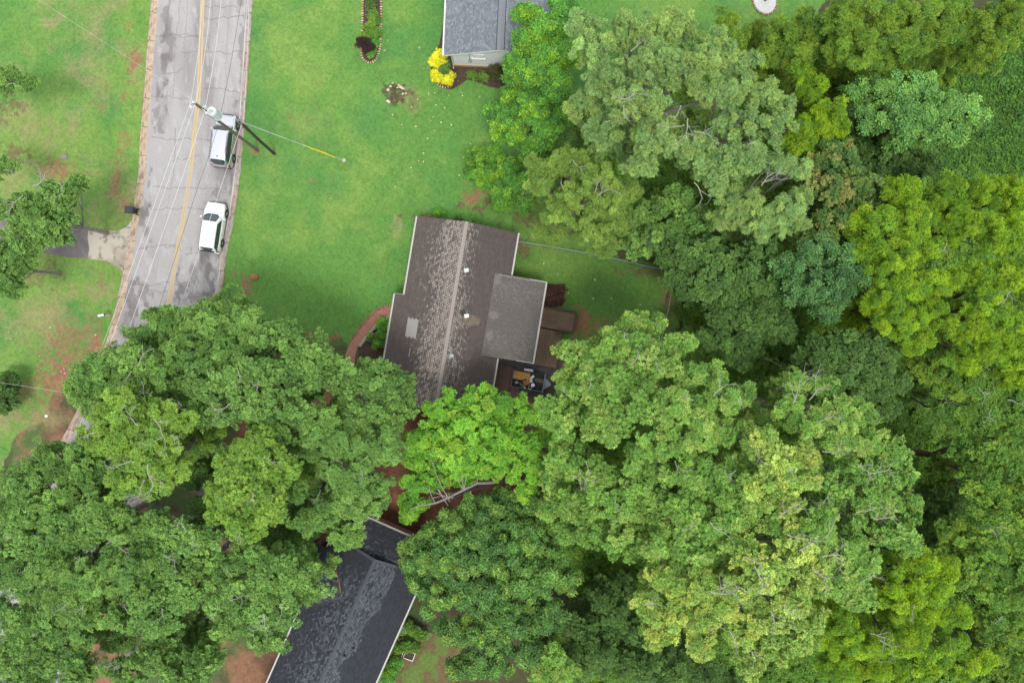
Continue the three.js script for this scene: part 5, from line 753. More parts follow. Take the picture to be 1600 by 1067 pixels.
// ───────────── utility poles and lines ─────────────
const WOODP = barkTex(321, [.12, .115, .08], [.19, .18, .135]), WIRE = std(.66, .67, .68, .5), WIRED = std(.05, .05, .055, .5), PORC = std(.84, .86, .87, .3);
const sag = (a, b, s, n = 14) => { const o = []; for (let i = 0; i <= n; i++) { const t = i / n; o.push(V(lerp(a.x, b.x, t), lerp(a.y, b.y, t) - 4 * s * t * (1 - t), lerp(a.z, b.z, t))); } return o; };
{
  const b = at(402, 235), h = 12.4, p = thing('utility_pole', 'tall wooden utility pole with a transformer above the silver car', 'pole', b, 0, 'utility poles by the street');
  obj('pole', tube([V(0, -.2, 0), V(0, h * .5, 0), V(0, h, 0)], .145, .10, 12), WOODP, p);
  const tr = obj('transformer', [cyl(.35, .35, 1.05, 20, .55, 9.65, .05), cyl(.37, .37, .05, 20, .55, 9.63, .05)], std(.60, .66, .68, .4), p);
  obj('lid', [cyl(.38, .33, .09, 20, .55, 10.7, .05)], std(.52, .53, .54, .5), tr);
  obj('bushing', [cyl(.05, .035, .26, 10, .42, 10.78, .1)], PORC, tr); obj('bracket', [bx(.3, .08, .08, .2, 10.4, .03), bx(.3, .08, .08, .2, 9.9, .03)], std(.25, .26, .26, .5, { metalness: .6 }), tr);
  const ins = (x, y, z) => obj('insulator', [cyl(.05, .05, .1, 10, x, y, z), cyl(.09, .06, .07, 12, x, y + .1, z), cyl(.075, .05, .07, 12, x, y + .17, z), cyl(.05, .03, .06, 10, x, y + .24, z)], PORC, p);
  ins(-.42, 11.85, .15); ins(.02, 12.4, 0); ins(.5, 11.35, .42);
  obj('arm', tube([V(0, 11.8, 0), V(-.42, 11.87, .15)], .03, .03, 8), std(.6, .62, .62, .5), p); obj('arm', tube([V(0, 11.3, 0), V(.5, 11.37, .42)], .03, .03, 8), std(.6, .62, .62, .5), p); obj('cutout', [rb(.08, .34, .08, .02, .34, 11.2, -.12), bx(.3, .03, .03, .17, 11.3, -.06)], PORC, p);
  obj('jumper', tube(bend(V(.52, 10.95, .05), V(1.1, 10.6, .25), V(.35, 9.3, .3), 10), .018, .018, 5), WIRED, p);
  const b2 = at(428, 240), p2 = thing('utility_pole', 'shorter dark stub pole on the lawn held by guy wires', 'pole', b2, 0, 'utility poles by the street');
  obj('pole', tube([V(0, -.2, 0), V(.05, 4.2, -.1), V(.12, 8.5, -.3)], .14, .12, 12), barkTex(323, [.05, .04, .032], [.085, .07, .055]), p2);
  obj('pole_cap', cyl(.145, .12, .03, 12, .12, 8.5, -.3), std(.12, .11, .09, .8), p2); obj('pole_band', cyl(.165, .165, .12, 12, .115, 8.1, -.285), std(.3, .31, .31, .5, { metalness: .6 }), p2);
  const anc = at(535, 250), gtop = b2.clone().add(V(.12, 8.2, -.3)), gw = thing('guy_wire', 'pair of guy wires with yellow guards anchored in the lawn', 'guy wire', anc.clone());
  for (const [s, a] of [[-.09, .58], [.09, .66]]) {
    const A = gtop.clone().add(V(0, s * 3, 0)).sub(anc), B = V(.05 * s, .12, s * .6); obj('cable', tube([A, A.clone().lerp(B, .5), B], .009, .009, 5), WIRE, gw);
    obj('guard', tube([A.clone().lerp(B, a), A.clone().lerp(B, a + .16), A.clone().lerp(B, a + .26)], .035, .035, 8), std(.78, .62, .02, .5), gw);
  }
  obj('anchor', [cyl(.2, .16, .07, 14, .12, 0, .03), cyl(.02, .02, .25, 8, 0, 0, 0)], std(.40, .37, .31, .9), gw);
  const line = (label, pts, r, mat, s = .5) => { const P = pts.map(([x, y, hh]) => at(x, y, hh)); let all = []; for (let i = 0; i + 1 < P.length; i++) all = all.concat(sag(P[i], P[i + 1], s).slice(i ? 1 : 0)); tag(obj('power_line', tube(all, r, r, 5), mat), label, 'power line', 'lines strung along the street'); };
  line('leftmost pale power line above the street', [[318, -70, 12.2], [297, 160, 12.1], [-70, 1130, 11]], .013, WIRE);
  line('second pale power line above the street, tied to the pole top', [[332, -70, 12.5], [306, 157, 12.7], [-55, 1130, 11.4]], .013, WIRE);
  line('third pale power line above the street, near the yellow line', [[350, -70, 11.6], [318, 178, 11.65], [-30, 1130, 10.6]], .014, WIRE);
  line('dark cable above the eastern street lane', [[386, -70, 9], [347, 165, 9.2], [310, 287, 8.9], [30, 1130, 8.4]], .014, WIRED, .25);
  line('pale cable dropping from the stub pole past the parked cars', [[389, -70, 7.4], [380, 186, 8.0], [60, 1110, 7.2]], .013, WIRE, .3);
  line('pale span wire between the tall pole and the stub pole', [[330, 172, 10.9], [378, 190, 8.3]], .014, WIRE, .05);
  line('service drop crossing the western lawn to the pole', [[-60, -80, 6], [60, 0, 8.0], [305, 158, 11.2]], .005, WIRE, .15);
  line('service drop over the dry lawn at the left edge', [[-120, 578, 6], [0, 598, 6.5], [110, 615, 7], [300, 650, 8]], .007, WIRE, .08);
}
// ───────────── things by the street ─────────────
{
  const p = at(211, 331), c = thing('wheelie_bin', 'black wheeled bin with its lid shut at the western kerb', 'bin', V(p.x, .11, p.z), 1.5);
  obj('bin_body', loft([[.0, .21, .24], [.5, .26, .30], [.95, .31, .36]].map(([y, w, d]) => [[-w, y, -d], [w, y, -d], [w, y, d], [-w, y, d], [-w, y, -d]])), PLASTIC, c);
  obj('lid', [rb(.66, .05, .74, .02, 0, .99, 0), rb(.52, .04, .56, .015, 0, 1.025, -.02)], std(.035, .037, .042, .45), c); obj('handle', tube([V(-.26, .95, .43), V(-.26, .98, .47), V(.26, .98, .47), V(.26, .95, .43)], .018, .018, 8), PLASTIC, c);
  for (const s of [-1, 1]) obj('wheel', cyl(.12, .12, .05, 16).rotateZ(Math.PI / 2).translate(s * .27 + .025, .02, .28), TYRE, c);
  const m = at(171, 493), mb = thing('mailbox', 'white mailbox on a white post at the western verge', 'mailbox', m, .2);
  obj('post', rb(.1, 1.1, .1, .012, 0, .55, 0), WHITE, mb); obj('arm', rb(.5, .09, .09, .012, -.1, .98, 0), WHITE, mb);
  const s = new THREE.Shape(); s.moveTo(-.1, 0); s.lineTo(.1, 0); s.lineTo(.1, .12); s.absarc(0, .12, .1, 0, Math.PI, false); s.lineTo(-.1, 0);
  const bxm = obj('box', new THREE.ExtrudeGeometry(s, { depth: .52, bevelEnabled: true, bevelSize: .006, bevelThickness: .006, bevelSegments: 1, curveSegments: 10 }).rotateY(Math.PI / 2).translate(-.36, 1.04, 0), std(.74, .76, .77, .35), mb);
  obj('flag', bx(.16, .05, .008, -.1, 1.2, .12), std(.5, .03, .02, .5), bxm); obj('door', bx(.012, .2, .18, .18, 1.14, 0), std(.1, .12, .13, .4), bxm);
  const rock = (label, px, py, r, col, seed, group) => { const g = new THREE.IcosahedronGeometry(r, 2), P = g.attributes.position; for (let i = 0; i < P.count; i++) { const k = .75 + .5 * vnoise(P.getX(i) / r * 1.6 + seed, P.getY(i) / r * 1.6 + P.getZ(i) / r * 1.3, seed); P.setXYZ(i, P.getX(i) * k * 1.2, P.getY(i) * k * .6, P.getZ(i) * k); } g.computeVertexNormals(); const q = at(px, py); const o = obj('rock', g, std(...col, .9)); o.position.set(q.x, r * .2, q.z); tag(o, label, 'rock', group); };
  rock('grey rock in the western lawn above the clay patch', 99, 245, .26, [.24, .22, .19], 3); rock('orange-brown rock on the lawn beside the street clay patch', 397, 433, .3, [.30, .14, .06], 5); rock('small white stone on the dry lawn at the left', 72, 650, .14, [.7, .68, .62], 7);
}
// fallen leaves and mown litter on the big lawn
{
  const R = rng(611), g = new THREE.PlaneGeometry(.11, .08).rotateX(-Math.PI / 2), n = 105, im = new THREE.InstancedMesh(g, std(.50, .47, .30, .8), n);
  for (let i = 0; i < n; i++) { let px, py; if (i < 68) { px = 600 + R() * 190; py = 60 + R() * 240; } else if (i < 92) { px = 10 + R() * 210; py = 480 + R() * 150; } else { px = 820 + R() * 200; py = 390 + R() * 90; } const q = at(px, py); Mx.compose(V(q.x, .03 + R() * .02, q.z), new THREE.Quaternion().setFromEuler(new THREE.Euler((R() - .5) * .7, R() * 6, (R() - .5) * .7)), V(1, 1, 1).multiplyScalar(.6 + R() * .9)); im.setMatrixAt(i, Mx); im.setColorAt(i, Cc.setRGB(.8 + R() * .4, .8 + R() * .3, .7 + R() * .3)); }
  im.name = 'fallen_leaf_litter'; im.castShadow = im.receiveShadow = true; scene.add(im); tag(im, 'pale fallen leaves scattered over the lawns', 'leaves', null, 'stuff');
}
// ───────────── garden beds ─────────────
const mulchTex = (seed, a, b) => dataTex(512, 512, (i, j, o) => { const v = fbm(i * .05, j * .05, seed, 4), h = hash2(i >> 1, j >> 1, seed); o[0] = a[0]; o[1] = a[1]; o[2] = a[2]; mix3(o, b, smooth(.45, .62, v)); const k = .6 + .8 * h; o[0] *= k; o[1] *= k; o[2] *= k; }, true, true);
const MULCH = new THREE.MeshStandardMaterial({ map: mulchTex(401, [.052, .034, .028], [.09, .05, .036]), roughness: .95, side: THREE.DoubleSide }), REDMULCH = new THREE.MeshStandardMaterial({ map: mulchTex(403, [.12, .058, .042], [.06, .032, .026]), roughness: .95, side: THREE.DoubleSide });
function mound(poly, hgt, mat) {                              // low bank of mulch with a raised middle
  const c = poly.reduce((a, [x, y]) => [a[0] + x / poly.length, a[1] + y / poly.length], [0, 0]), rings = [1, .86, .55, .0], pos = [], uv = [], idx = [], n = poly.length;
  rings.forEach((k, r) => poly.forEach(([x, y]) => { const p = at(c[0] + (x - c[0]) * k, c[1] + (y - c[1]) * k); pos.push(p.x, [.006, hgt * .7, hgt, hgt][r] + (r ? (hash2(Math.round(x), Math.round(y), r) - .5) * hgt * .3 : 0), p.z); uv.push(p.x * .4, p.z * .4); }));
  for (let r = 0; r < 3; r++) for (let i = 0; i < n; i++) { const a = r * n + i, b = r * n + (i + 1) % n; idx.push(a, a + n, b, b, a + n, b + n); }
  const g = new THREE.BufferGeometry(); g.setAttribute('position', new THREE.Float32BufferAttribute(pos, 3)); g.setAttribute('uv', new THREE.Float32BufferAttribute(uv, 2)); g.setIndex(idx); g.computeVertexNormals();
  return g;
}
const edgeMats = [[.50, .36, .26], [.42, .27, .19], [.58, .47, .37], [.36, .2, .14]].map(c => std(...c, .9)), edgeGeo = new RoundedBoxGeometry(.2, .12, .105, 1, .015);
const redMats = [[.34, .15, .10], [.40, .19, .13], [.28, .12, .085], [.36, .2, .14]].map(c => std(...c, .9));
function edging(parent, pts, closed, spacing = .225, name = 'brick', mats = edgeMats) {
  const c = new THREE.CatmullRomCurve3(pts.map(([x, y]) => at(x, y)), closed, 'centripetal'), n = Math.floor(c.getLength() / spacing), R = rng(n * 7 + 3);
  for (let i = 0; i < n; i++) { const p = c.getPointAt(i / n), t = c.getTangentAt(i / n), m = obj(name, edgeGeo, mats[Math.floor(R() * 4)], parent); m.position.set(p.x, .05 + R() * .03, p.z).sub(parent.position); m.rotation.set((R() - .5) * .25, Math.atan2(-t.z, t.x) + Math.PI / 2 + (R() - .5) * .3, (R() - .5) * .2); }
}
function plant(name, label, kind, lobes, group, o = {}) { return tree(name, label, group, kind, lobes, { category: 'shrub', dense: 1.5, leafy: 1.25, size: .6, trunk: .04, ...o }); }
{
  const isl = [[568, -60], [592, -60], [595, 0], [595, 50], [593, 78], [586, 95], [575, 98], [566, 90], [565, 70], [566, 40], [567, 0]];
  const b = thing('island_bed', 'long island flower bed edged with pale bricks', 'flower bed', V(0, 0, 0)); obj('mulch', mound(isl, .1, MULCH), MULCH, b); edging(b, isl, true);
  plant('purple_shrub', 'dark purple shrub in the brick-edged island bed', 'purple', [[567, 66, 8, .8], [575, 75, 6, .6]], null);
  plant('bed_plant', 'low green plants near the top of the island bed', 'wood', [[582, 25, 9, .35], [586, 32, 7, .3]], 'plants in the island bed', { size: .45 }); plant('bed_plant', 'low green plants midway down the island bed', 'wood', [[578, 42, 10, .35], [586, 52, 9, .35], [575, 54, 8, .3]], 'plants in the island bed', { size: .45 }); plant('bed_plant', 'bright small plants at the foot of the island bed', 'vine', [[584, 66, 5, .2], [580, 80, 5, .2]], 'plants in the island bed', { size: .45 }); plant('bed_plant', 'dark plant at the top edge in the island bed', 'dark', [[580, 5, 9, .4], [576, -8, 9, .4]], 'plants in the island bed', { size: .45 });
  const cor = [[694, -10], [692, 40], [686, 70], [676, 85], [673, 105], [678, 128], [692, 138], [706, 140], [720, 132], [730, 124], [745, 128], [762, 135], [778, 138], [795, 130], [795, 100], [760, 96], [705, 92], [700, 60], [699, -10]];
  const k = thing('corner_bed', 'mulched corner bed with golden shrubs beside the grey-roofed house', 'flower bed', V(0, 0, 0));
  obj('mulch', (() => { const g = sheet(cor, .02, .4); return g; })(), MULCH, k); edging(k, [[676, 118], [684, 132], [696, 137], [704, 135]], false, .23, 'brick');
  plant('golden_shrub', 'largest golden shrub at the grey-roofed house corner', 'gold', [[683, 88, 6, .9], [687, 95, 6.5, .8], [680, 98, 4, .6], [689, 83, 4, .8]], 'golden shrubs', { size: .5, dense: 2.2 }); plant('golden_shrub', 'small golden shrub, left of the lower pair', 'gold', [[679, 116, 4, .55], [683, 121, 4, .5]], 'golden shrubs', { size: .5, dense: 2.2 }); plant('golden_shrub', 'small golden shrub, right of the lower pair', 'gold', [[703, 117, 3.6, .55], [700, 123, 4, .5]], 'golden shrubs', { size: .5, dense: 2.2 });
  plant('green_shrub', 'dark green shrub between the three golden shrubs', 'dark', [[692, 108, 6, .6], [697, 101, 5, .5]], null); plant('round_shrub', 'clipped round olive shrub against the white gable wall', 'olive', [[773, 110, 12, 1.1], [778, 118, 10, .9]], null);
  for (const [x, y, l] of [[735, 116, 'left one of two low plants under the white gable'], [752, 118, 'right one of two low plants under the white gable']]) plant('bed_plant', l, 'wood', [[x, y, 3, .2], [x + 6, y + 2, 2.5, .15]], 'plants under the gable', { size: .3 });
  // stump remains in the lawn
  const sp = at(618, 147), st = thing('stump_remains', 'ring of pale stones and dark chips where a stump stood on the lawn', 'stump', sp); const R = rng(31);
  obj('wood_chips', (() => { const a = []; for (let i = 0; i < 90; i++) a.push(bx(.06 + R() * .18, .03, .03 + R() * .04).rotateY(R() * 6).rotateZ((R() - .5) * .6).translate((R() - .35) * 1.3, .03 + R() * .1, (R() - .5) * 1.6)); return a; })(), std(.10, .055, .035, .9), st).userData.kind = 'stuff';
  for (let i = 0; i < 12; i++) { const a = 2 + R() * 4.5, q = obj('stone', new THREE.DodecahedronGeometry(.07 + R() * .09, 0).scale(1.2, .6, 1), std(.5 + R() * .1, .45, .36, .9), st); q.position.set(Math.cos(a) * (.5 + R() * .5), .05, Math.sin(a) * (.6 + R() * .5)); }
}
{ // brick walk to the front door
  const outer = [[614, 478], [600, 480], [588, 486], [574, 499], [560, 516], [548, 534], [540, 552], [536, 575]], inner = [[614, 493], [604, 495], [594, 501], [584, 510], [572, 524], [561, 538], [556, 552], [553, 575]];
  const ca = curve(outer).getPoints(40), cb = curve(inner).getPoints(40), g = strip(ca, cb, .03), u = g.attributes.uv; let L = 0;
  for (let i = 0; i <= 40; i++) { if (i) L += ca[i].distanceTo(ca[i - 1]); u.setXY(i * 2, 0, L / 1.2); u.setXY(i * 2 + 1, .8, L / 1.2); }
  const bt = dataTex(256, 256, (i, j, o) => { const r = Math.floor(j / 12.8), x = i + (r & 1) * 16, c = Math.floor(x / 32), k = hash2(c % 8, r, 420); if (j % 12.8 < 1.6 || x % 32 < 2) { o[0] = .26; o[1] = .2; o[2] = .16; } else { o[0] = .33 + .16 * k; o[1] = .13 + .07 * k; o[2] = .085 + .05 * k; mix3(o, [.16, .09, .07], hash2(c % 8, r, 421) > .8 ? .6 : 0); } }, true, true);
  const w = tag(obj('brick_path', g, new THREE.MeshStandardMaterial({ map: bt, roughness: .88, side: THREE.DoubleSide })), 'curved red brick path to the front of the brown-roofed house', 'path', null, 'structure');
  edging(w, outer.slice(0, 6).map(([x, y]) => [x - 1, y - 1]), false, .215, 'brick', redMats);
  const b = thing('front_bed', 'planting bed between the brick path and the brown roof', 'flower bed', V(0, 0, 0));
  obj('mulch', sheet([[614, 494], [604, 496], [594, 502], [584, 511], [572, 525], [561, 540], [560, 560], [612, 560]], .016, .4), MULCH, b);
  const R = rng(51); for (let i = 0; i < 22; i++) { const t = i / 21, p = curve(inner.slice(0, 6)).getPoint(t), m = obj('edging_stone', new THREE.DodecahedronGeometry(.13 + R() * .06, 0).scale(1.2, .7, 1), std(.30, .34, .22, .95), b); m.position.set(p.x + .1, .07, p.z + .1); m.rotation.y = R() * 6; }
  plant('front_shrub', 'green foundation shrub against the west eave, upper one', 'vine', [[600, 503, 7, .7], [604, 512, 7, .7]], 'foundation shrubs'); plant('front_shrub', 'green foundation shrub against the west eave, lower one', 'vine', [[597, 524, 8, .7], [592, 536, 7, .6]], 'foundation shrubs'); plant('front_shrub', 'small tawny shrub in the front bed', 'seeded', [[581, 527, 5, .3]], null);
  plant('gable_shrub', 'light green shrub by the north gable of the brown roof', 'vine', [[684, 332, 5, .5]], 'shrubs at the north gable', { size: .45 }); plant('gable_shrub', 'small pale shrub near the ridge end of the brown roof', 'blue_vine', [[743, 346, 4, .4]], 'shrubs at the north gable', { size: .45 }); plant('gable_shrub', 'tiny dark shrub at the north gable of the brown roof', 'dark', [[715, 342, 3.5, .3]], 'shrubs at the north gable', { size: .45 });
  const rbd = thing('rear_bed', 'reddish mulch bed with dried shrubs behind the rear roof', 'flower bed', V(0, 0, 0)); obj('mulch', mound([[850, 445], [872, 443], [884, 450], [883, 462], [880, 478], [860, 480], [846, 476]], .08, REDMULCH), REDMULCH, rbd);
  KINDS.withered = { style: 'fine', tones: [[.085, .042, .034], [.06, .03, .024], [.11, .06, .04]], bark: 'brown', puff: .3, leaf: 'soft' };
  plant('withered_shrub', 'withered red-brown shrub in the rear bed, upper one', 'withered', [[860, 450, 7, .4], [874, 453, 7, .4]], 'withered shrubs', { size: .45 }); plant('withered_shrub', 'withered red-brown shrub in the rear bed, lower one', 'withered', [[858, 472, 8, .4], [872, 470, 8, .4]], 'withered shrubs', { size: .45 });
  const gp = at(1205, -13), gb = thing('gravel_bed', 'round white gravel bed ringed with bricks at the top edge', 'flower bed', gp);
  const gravel = dataTex(256, 256, (i, j, o) => { const h = hash2(i >> 2, j >> 2, 431); o[0] = .40 + .25 * h; o[1] = .40 + .25 * h; o[2] = .40 + .26 * h; });
  obj('gravel', new THREE.CircleGeometry(1.25, 32).rotateX(-Math.PI / 2).translate(0, .04 + gy(gp.x, gp.z) * 0, 0), new THREE.MeshStandardMaterial({ map: gravel, roughness: .95, side: THREE.DoubleSide }), gb);
  gb.position.y = gy(gp.x, gp.z) + .05; gb.rotation.z = Math.atan((gy(gp.x + 1, 0) - gy(gp.x - 1, 0)) / 2); for (let i = 0; i < 34; i++) { const a = i / 34 * 6.2832, m = obj('brick', edgeGeo, edgeMats[i % 2 ? 1 : 3], gb); m.position.set(Math.cos(a) * 1.3, .05, Math.sin(a) * 1.3); m.rotation.y = -a; }
  obj('urn', new THREE.LatheGeometry([[.0, 0], [.18, 0], [.12, .1], [.24, .3], [.28, .5], [.24, .5], [0, .42]].map(([x, y]) => new THREE.Vector2(x, y)), 16).translate(0, .04, -.1), std(.05, .045, .045, .7), gb);
}
// ───────────── back yard: fence, trailer and its load ─────────────
{
  const rows = [[808, 377], [852, 384], [898, 392], [955, 403], [1006, 415], [1054, 424], [1050, 456], [1044, 486], [1036, 520], [1028, 560]], f = thing('chain_link_fence', 'low grey chain-link fence round the back yard', 'fence', V(0, 0, 0)), gal = std(.34, .345, .35, .45, { metalness: .5 });
  const P = rows.map(([x, y]) => { const p = at(x, y, 1.1); p.y = gy(p.x, p.z); return p; });
  P.forEach((p, i) => { obj('post', cyl(.038, .038, 1.25, 10).translate(p.x, p.y, p.z), gal, f);
    if (!i) return; const q = P[i - 1]; obj('top_rail', tube([V(q.x, q.y + 1.15, q.z), V(p.x, p.y + 1.15, p.z)], .026, .026, 6), gal, f);
    const w = [], L = p.distanceTo(q), n = Math.floor(L / .16); for (let k = 0; k < n; k++) for (const s of [0, 1]) { const t0 = k / n, t1 = clamp(t0 + (s ? 1 : -1) * 1.05 / L), a = q.clone().lerp(p, t0), b = q.clone().lerp(p, t1); w.push(tube([V(a.x, a.y + .05, a.z), V(b.x, b.y + 1.12, b.z)], .004, .004, 3)); } obj('wire_mesh', w, gal, f).userData.kind = 'stuff'; });
  const tp = at(825, 594), tr = thing('utility_trailer', 'black open utility trailer with a grey wedge nose on the patio', 'trailer', V(tp.x, .0, tp.z), -10 * Math.PI / 180);
  const BLK = std(.02, .022, .026, .5), GREY = std(.11, .125, .145, .5), len = 2.9, wid = 1.5;
  const bedw = [.05, .045, .06].map(v => std(v, v * .8, v * .65, .8)); for (let i = 0; i < 8; i++) obj('floor_board', rb(len - .06, .04, wid / 8 - .012, .006, 0, .5, -wid / 2 + (i + .5) * wid / 8), bedw[i % 3], tr);
  for (const s of [-1, 1]) { obj('side_rail', rb(len, .06, .06, .01, 0, .95, s * wid / 2), s > 0 ? GREY : BLK, tr); obj('side_panel', bx(len - .05, .34, .03, 0, .66, s * wid / 2), BLK, tr); for (const x of [-1.42, -.5, .5, 1.42]) obj('stake', bx(.05, .48, .05, x, .71, s * (wid / 2 + .035)), BLK, tr); }
  obj('tail_rail', rb(.06, .06, wid, .01, -len / 2, .95, 0), GREY, tr); obj('tail_gate', bx(.03, .4, wid - .05, -len / 2, .7, 0), BLK, tr);
  obj('head_panel', [bx(.07, .5, wid + .16, len / 2 - .03, .74, 0), rb(.14, .06, wid + .2, .02, len / 2 - .03, 1.02, 0)], GREY, tr);
  const ns = new THREE.Shape([new THREE.Vector2(0, -.52), new THREE.Vector2(.56, -.06), new THREE.Vector2(.56, .06), new THREE.Vector2(0, .52)]); obj('nose', new THREE.ExtrudeGeometry(ns, { depth: .34, bevelEnabled: true, bevelSize: .02, bevelThickness: .02, bevelSegments: 2 }).rotateX(-Math.PI / 2).translate(len / 2 + .05, .5, 0), std(.17, .19, .21, .5), tr);
  obj('tongue', [tube([V(len / 2 + .5, .42, 0), V(len / 2 + 1.0, .42, 0)], .04, .04, 8), rb(.2, .1, .1, .03, len / 2 + 1.05, .46, 0)], BLK, tr);
  for (const s of [-1, 1]) { const w = new THREE.Group(); w.name = 'wheel'; w.position.set(-.12, .32, s * (wid / 2 + .18)); tr.add(w); obj('tyre', new THREE.TorusGeometry(.24, .085, 8, 20), TYRE, w); obj('rim', cyl(.17, .17, .08, 16).rotateX(Math.PI / 2).translate(0, 0, -.04), RIM, w);
    obj('mudguard', rb(.85, .05, .24, .024, -.12, .72, s * (wid / 2 + .19)), s < 0 ? std(.30, .33, .35, .35, { metalness: .4 }) : BLK, tr); obj('mudguard_skirt', [bx(.05, .3, .22, -.54, .58, s * (wid / 2 + .19)), bx(.05, .3, .22, .30, .58, s * (wid / 2 + .19))], BLK, tr); }
  const place = (o, x, y, z, r = 0) => { o.position.copy(tr.localToWorld(V(x, y, z))); o.rotation.y = tr.rotation.y + r; }; tr.updateMatrixWorld(true);
  const ply = dataTex(256, 128, (i, j, o) => { const v = fbm(i * .02, j * .25, 441, 3); o[0] = .50; o[1] = .27; o[2] = .06; mix3(o, [.40, .19, .04], smooth(.4, .65, v)); });
  const board = (nm, label, w, d, mat, x, y, z, r, tl = 0) => { const o = obj(nm, rb(w, .02, d, .006), mat); place(o, x, y, z, r); o.rotateZ(tl); tag(o, label, 'panel', 'load on the trailer'); };
  board('plywood_sheet', 'large golden plywood sheet lying in the trailer', 1.5, .72, new THREE.MeshStandardMaterial({ map: ply, roughness: .6 }), -.66, .80, -.32, 0, .04);
  board('loose_board', 'tilted rusty-orange board in the middle of the trailer', .62, .5, std(.36, .13, .045, .7), -.12, .84, .16, .5, .2);
  board('loose_board', 'weathered grey-brown board at the front of the trailer', .85, .36, std(.12, .10, .085, .8), .98, .62, -.16, -.05);
  board('loose_plank', 'long dark plank across the plywood sheet', .6, .1, std(.03, .024, .02, .7), -.42, .86, .0, .35);
  const bucket = (label, x, z, full) => { const o = thing('bucket', label, 'bucket', V(0, 0, 0), 0, 'load on the trailer'); place(o, x, .54, z); obj('pail', new THREE.LatheGeometry([[.0, .0], [.13, 0], [.155, .36], [.165, .36], [.165, .38], [.145, .38], [.12, .03], [0, .03]].map(([a, b]) => new THREE.Vector2(a, b)), 20), std(.75, .75, .74, .4), o); if (full) obj('lid', cyl(.17, .165, .025, 20, 0, .38, 0), std(.8, .8, .79, .4), o); else obj('contents', cyl(.13, .13, .02, 16, 0, .12, 0), std(.03, .03, .03, .8), o); };
  bucket('white lidded bucket in the trailer', .48, .30, true); bucket('open white bucket by the near side of the trailer', .26, .56, false);
  const sack = obj('plastic_sack', rb(.42, .16, .26, .07), std(.66, .72, .69, .45)); place(sack, .30, .80, -.38, .9); tag(sack, 'crumpled pale plastic sack on the plywood edge', 'sack', 'load on the trailer');
  const cloth = obj('white_cloth', (() => { const g = new THREE.PlaneGeometry(.44, .34, 12, 10).rotateX(-Math.PI / 2), p = g.attributes.position; for (let i = 0; i < p.count; i++) p.setY(i, .12 * vnoise(p.getX(i) * 9 + 3, p.getZ(i) * 9, 5)); g.computeVertexNormals(); return g; })(), std(.66, .64, .64, .8)); place(cloth, .16, .80, -.02, .3); tag(cloth, 'crumpled white cloth beside the rusty board', 'cloth', 'load on the trailer');
  const mach = thing('garden_machine', 'small grey and black garden machine at the trailer tail', 'machine', V(0, 0, 0), 0, 'load on the trailer'); place(mach, -1.0, .53, .34, .5); obj('deck', rb(.6, .16, .42, .06, 0, .14, 0), PLASTIC, mach); obj('engine', [rb(.26, .18, .24, .05, .0, .3, 0), cyl(.09, .09, .06, 14, 0, .39, 0)], std(.30, .31, .32, .4, { metalness: .4 }), mach); obj('handle', tube([V(-.2, .2, -.16), V(-.5, .42, -.16), V(-.5, .42, .16), V(-.2, .2, .16)], .016, .016, 6), GREY, mach); for (const [x, z] of [[-.24, -.22], [-.24, .22], [.24, -.22], [.24, .22]]) obj('wheel', cyl(.09, .09, .05, 14).rotateX(Math.PI / 2).translate(x, .09, z), TYRE, mach);
  const tool = obj('hand_tool', [tube([V(-.3, 0, 0), V(.3, .02, 0)], .014, .014, 6), bx(.16, .015, .1, .36, .02, 0)], std(.6, .58, .55, .5)); place(tool, -.52, .80, .48, -.5); tag(tool, 'pale long-handled tool at the near side of the trailer', 'tool', 'load on the trailer');
  for (const [x, z, s, l] of [[.85, .38, .34, 'black crate at the front of the trailer, near side'], [1.2, .3, .26, 'black crate tucked behind the trailer head panel']]) { const o = thing('crate', l, 'crate', V(0, 0, 0), 0, 'load on the trailer'); place(o, x, .53, z, .1); obj('tub', [bx(s, .02, s, 0, .01, 0), bx(s, .22, .02, 0, .13, -s / 2), bx(s, .22, .02, 0, .13, s / 2), bx(.02, .22, s, -s / 2, .13, 0), bx(.02, .22, s, s / 2, .13, 0)], PLASTIC, o); obj('rim', [rb(s + .04, .02, .04, .008, 0, .25, -s / 2), rb(s + .04, .02, .04, .008, 0, .25, s / 2)], std(.04, .042, .046, .5), o); }
}
{ // the orange machine half hidden under the oaks
  const p = at(492, 740), m = thing('ride_on_mower', 'orange and black ride-on garden machine under the oaks', 'machine', p, .5), OR = std(.42, .16, .035, .45);
  obj('hood', rb(.62, .42, .8, .1, 0, .62, -.5), OR, m); obj('fender', [rb(.95, .12, .8, .06, 0, .62, .45)], OR, m); obj('seat', [rb(.46, .1, .42, .04, 0, .74, .4), rb(.46, .4, .1, .04, 0, .95, .62)], PLASTIC, m); obj('cutting_deck', rb(1.15, .14, .8, .06, 0, .2, 0), PLASTIC, m); obj('steering_wheel', new THREE.TorusGeometry(.17, .02, 8, 20).rotateX(1.1).translate(0, 1.0, -.05), PLASTIC, m);
  obj('grass_bag', rb(.9, .6, .6, .12, 0, .6, 1.1), std(.025, .028, .035, .7), m); for (const [x, z, r] of [[-.4, -.65, .19], [.4, -.65, .19], [-.45, .5, .27], [.45, .5, .27]]) { const w = obj('wheel', new THREE.TorusGeometry(r * .7, r * .32, 8, 18).rotateY(Math.PI / 2), TYRE, m); w.position.set(x, r, z); }
}
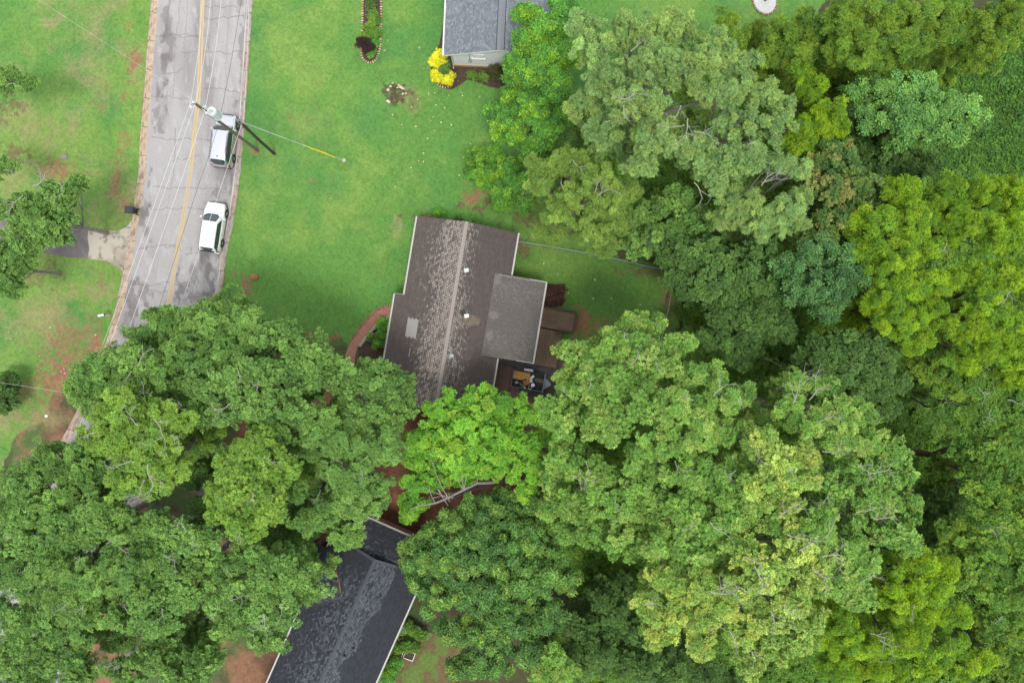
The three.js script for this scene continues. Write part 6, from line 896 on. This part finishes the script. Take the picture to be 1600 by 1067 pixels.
{ // by the charcoal-roofed house
  const p = at(640, 1022), c = thing('cold_frame', 'white rectangular garden frame beside the charcoal roof', 'garden frame', p, -.35); for (const [w, d, x, z] of [[.95, .06, 0, -.36], [.95, .06, 0, .36], [.06, .78, -.45, 0], [.06, .78, .45, 0], [.05, .7, -.62, .02]]) obj('rail', rb(w, .1, d, .015, x, .3, z), WHITE, c); obj('soil', bx(.86, .2, .68, 0, .12, 0), std(.06, .04, .03, .95), c);
  plant('garden_shrub', 'green garden shrub at the bottom edge beside the charcoal eave', 'vine', [[612, 1048, 9, 1], [608, 1060, 8, 1], [620, 1036, 7, .9]], 'garden plants'); plant('garden_shrub', 'dark leafy garden plant above the white frame', 'wood', [[634, 1008, 8, .6], [646, 1012, 8, .6], [624, 1014, 6, .5]], 'garden plants'); plant('garden_shrub', 'leafy garden plant under the glossy tree by the eave', 'wood', [[645, 984, 9, .7], [656, 992, 8, .7], [638, 978, 6, .5]], 'garden plants');
  for (const [x, y, l] of [[627, 999, 'leftmost of four terracotta pots by the charcoal eave'], [634, 1001, 'second of four terracotta pots by the charcoal eave'], [642, 1004, 'third of four terracotta pots by the charcoal eave'], [650, 1005, 'rightmost of four terracotta pots by the charcoal eave']]) { const q = at(x, y), o = thing('flower_pot', l, 'pot', q, 0, 'terracotta pots'); obj('pot', new THREE.LatheGeometry([[0, 0], [.13, 0], [.19, .28], [.21, .28], [.21, .34], [.17, .34], [.15, .28], [0, .27]].map(([a, b]) => new THREE.Vector2(a, b)), 16), std(.30, .13, .085, .85), o); obj('soil', cyl(.155, .155, .02, 14, 0, .27, 0), std(.05, .033, .026, .95), o); }
  for (const [x, y, l] of [[631, 981, 'round wire plant cage near the charcoal eave'], [654, 979, 'round wire plant cage half under the glossy tree']]) { const q = at(x, y), o = thing('plant_cage', l, 'plant cage', q, 0, 'wire plant cages'); for (const [h, r] of [[.3, .2], [.6, .26], [.9, .32]]) obj('ring', new THREE.TorusGeometry(r, .014, 6, 24).rotateX(Math.PI / 2).translate(0, h, 0), std(.42, .40, .36, .5, { metalness: .4 }), o); for (let k = 0; k < 3; k++) { const a = k * 2.094; obj('leg', tube([V(Math.cos(a) * .14, 0, Math.sin(a) * .14), V(Math.cos(a) * .33, .92, Math.sin(a) * .33)], .01, .01, 5), std(.42, .40, .36, .5, { metalness: .4 }), o); } }
}
{ // logs in the gully
  const L = (name, label, pts, r0, r1, stub) => { const P = pts.map(([x, y]) => { const q = at(x, y, -3.2); q.y = gy(q.x, q.z) + r0 * .9; return q; }), b = P[0].clone(); b.y = gy(b.x, b.z); const o = thing(name, label, 'log', b); obj('log_trunk', tube(new THREE.CatmullRomCurve3(P.map(p => p.clone().sub(b))).getPoints(10), r0, r1, 12), BARK.brown, o); if (stub) { const s = P[stub[0]].clone().sub(b); obj('stub', tube([s, s.clone().add(V(.5, .8, -.6)), s.clone().add(V(.9, 1.1, -.9))], r1 * .5, .05, 8), BARK.brown, o); } };
  L('fallen_log', 'thick fallen trunk lying across the dark gully', [[1400, 688], [1430, 689], [1462, 692], [1498, 698]], .42, .36, [2]); L('fallen_log', 'thin reddish fallen branch in the ferns above the thick log', [[1424, 631], [1440, 634], [1456, 637]], .12, .08);
}

renderer.render(scene, camera);
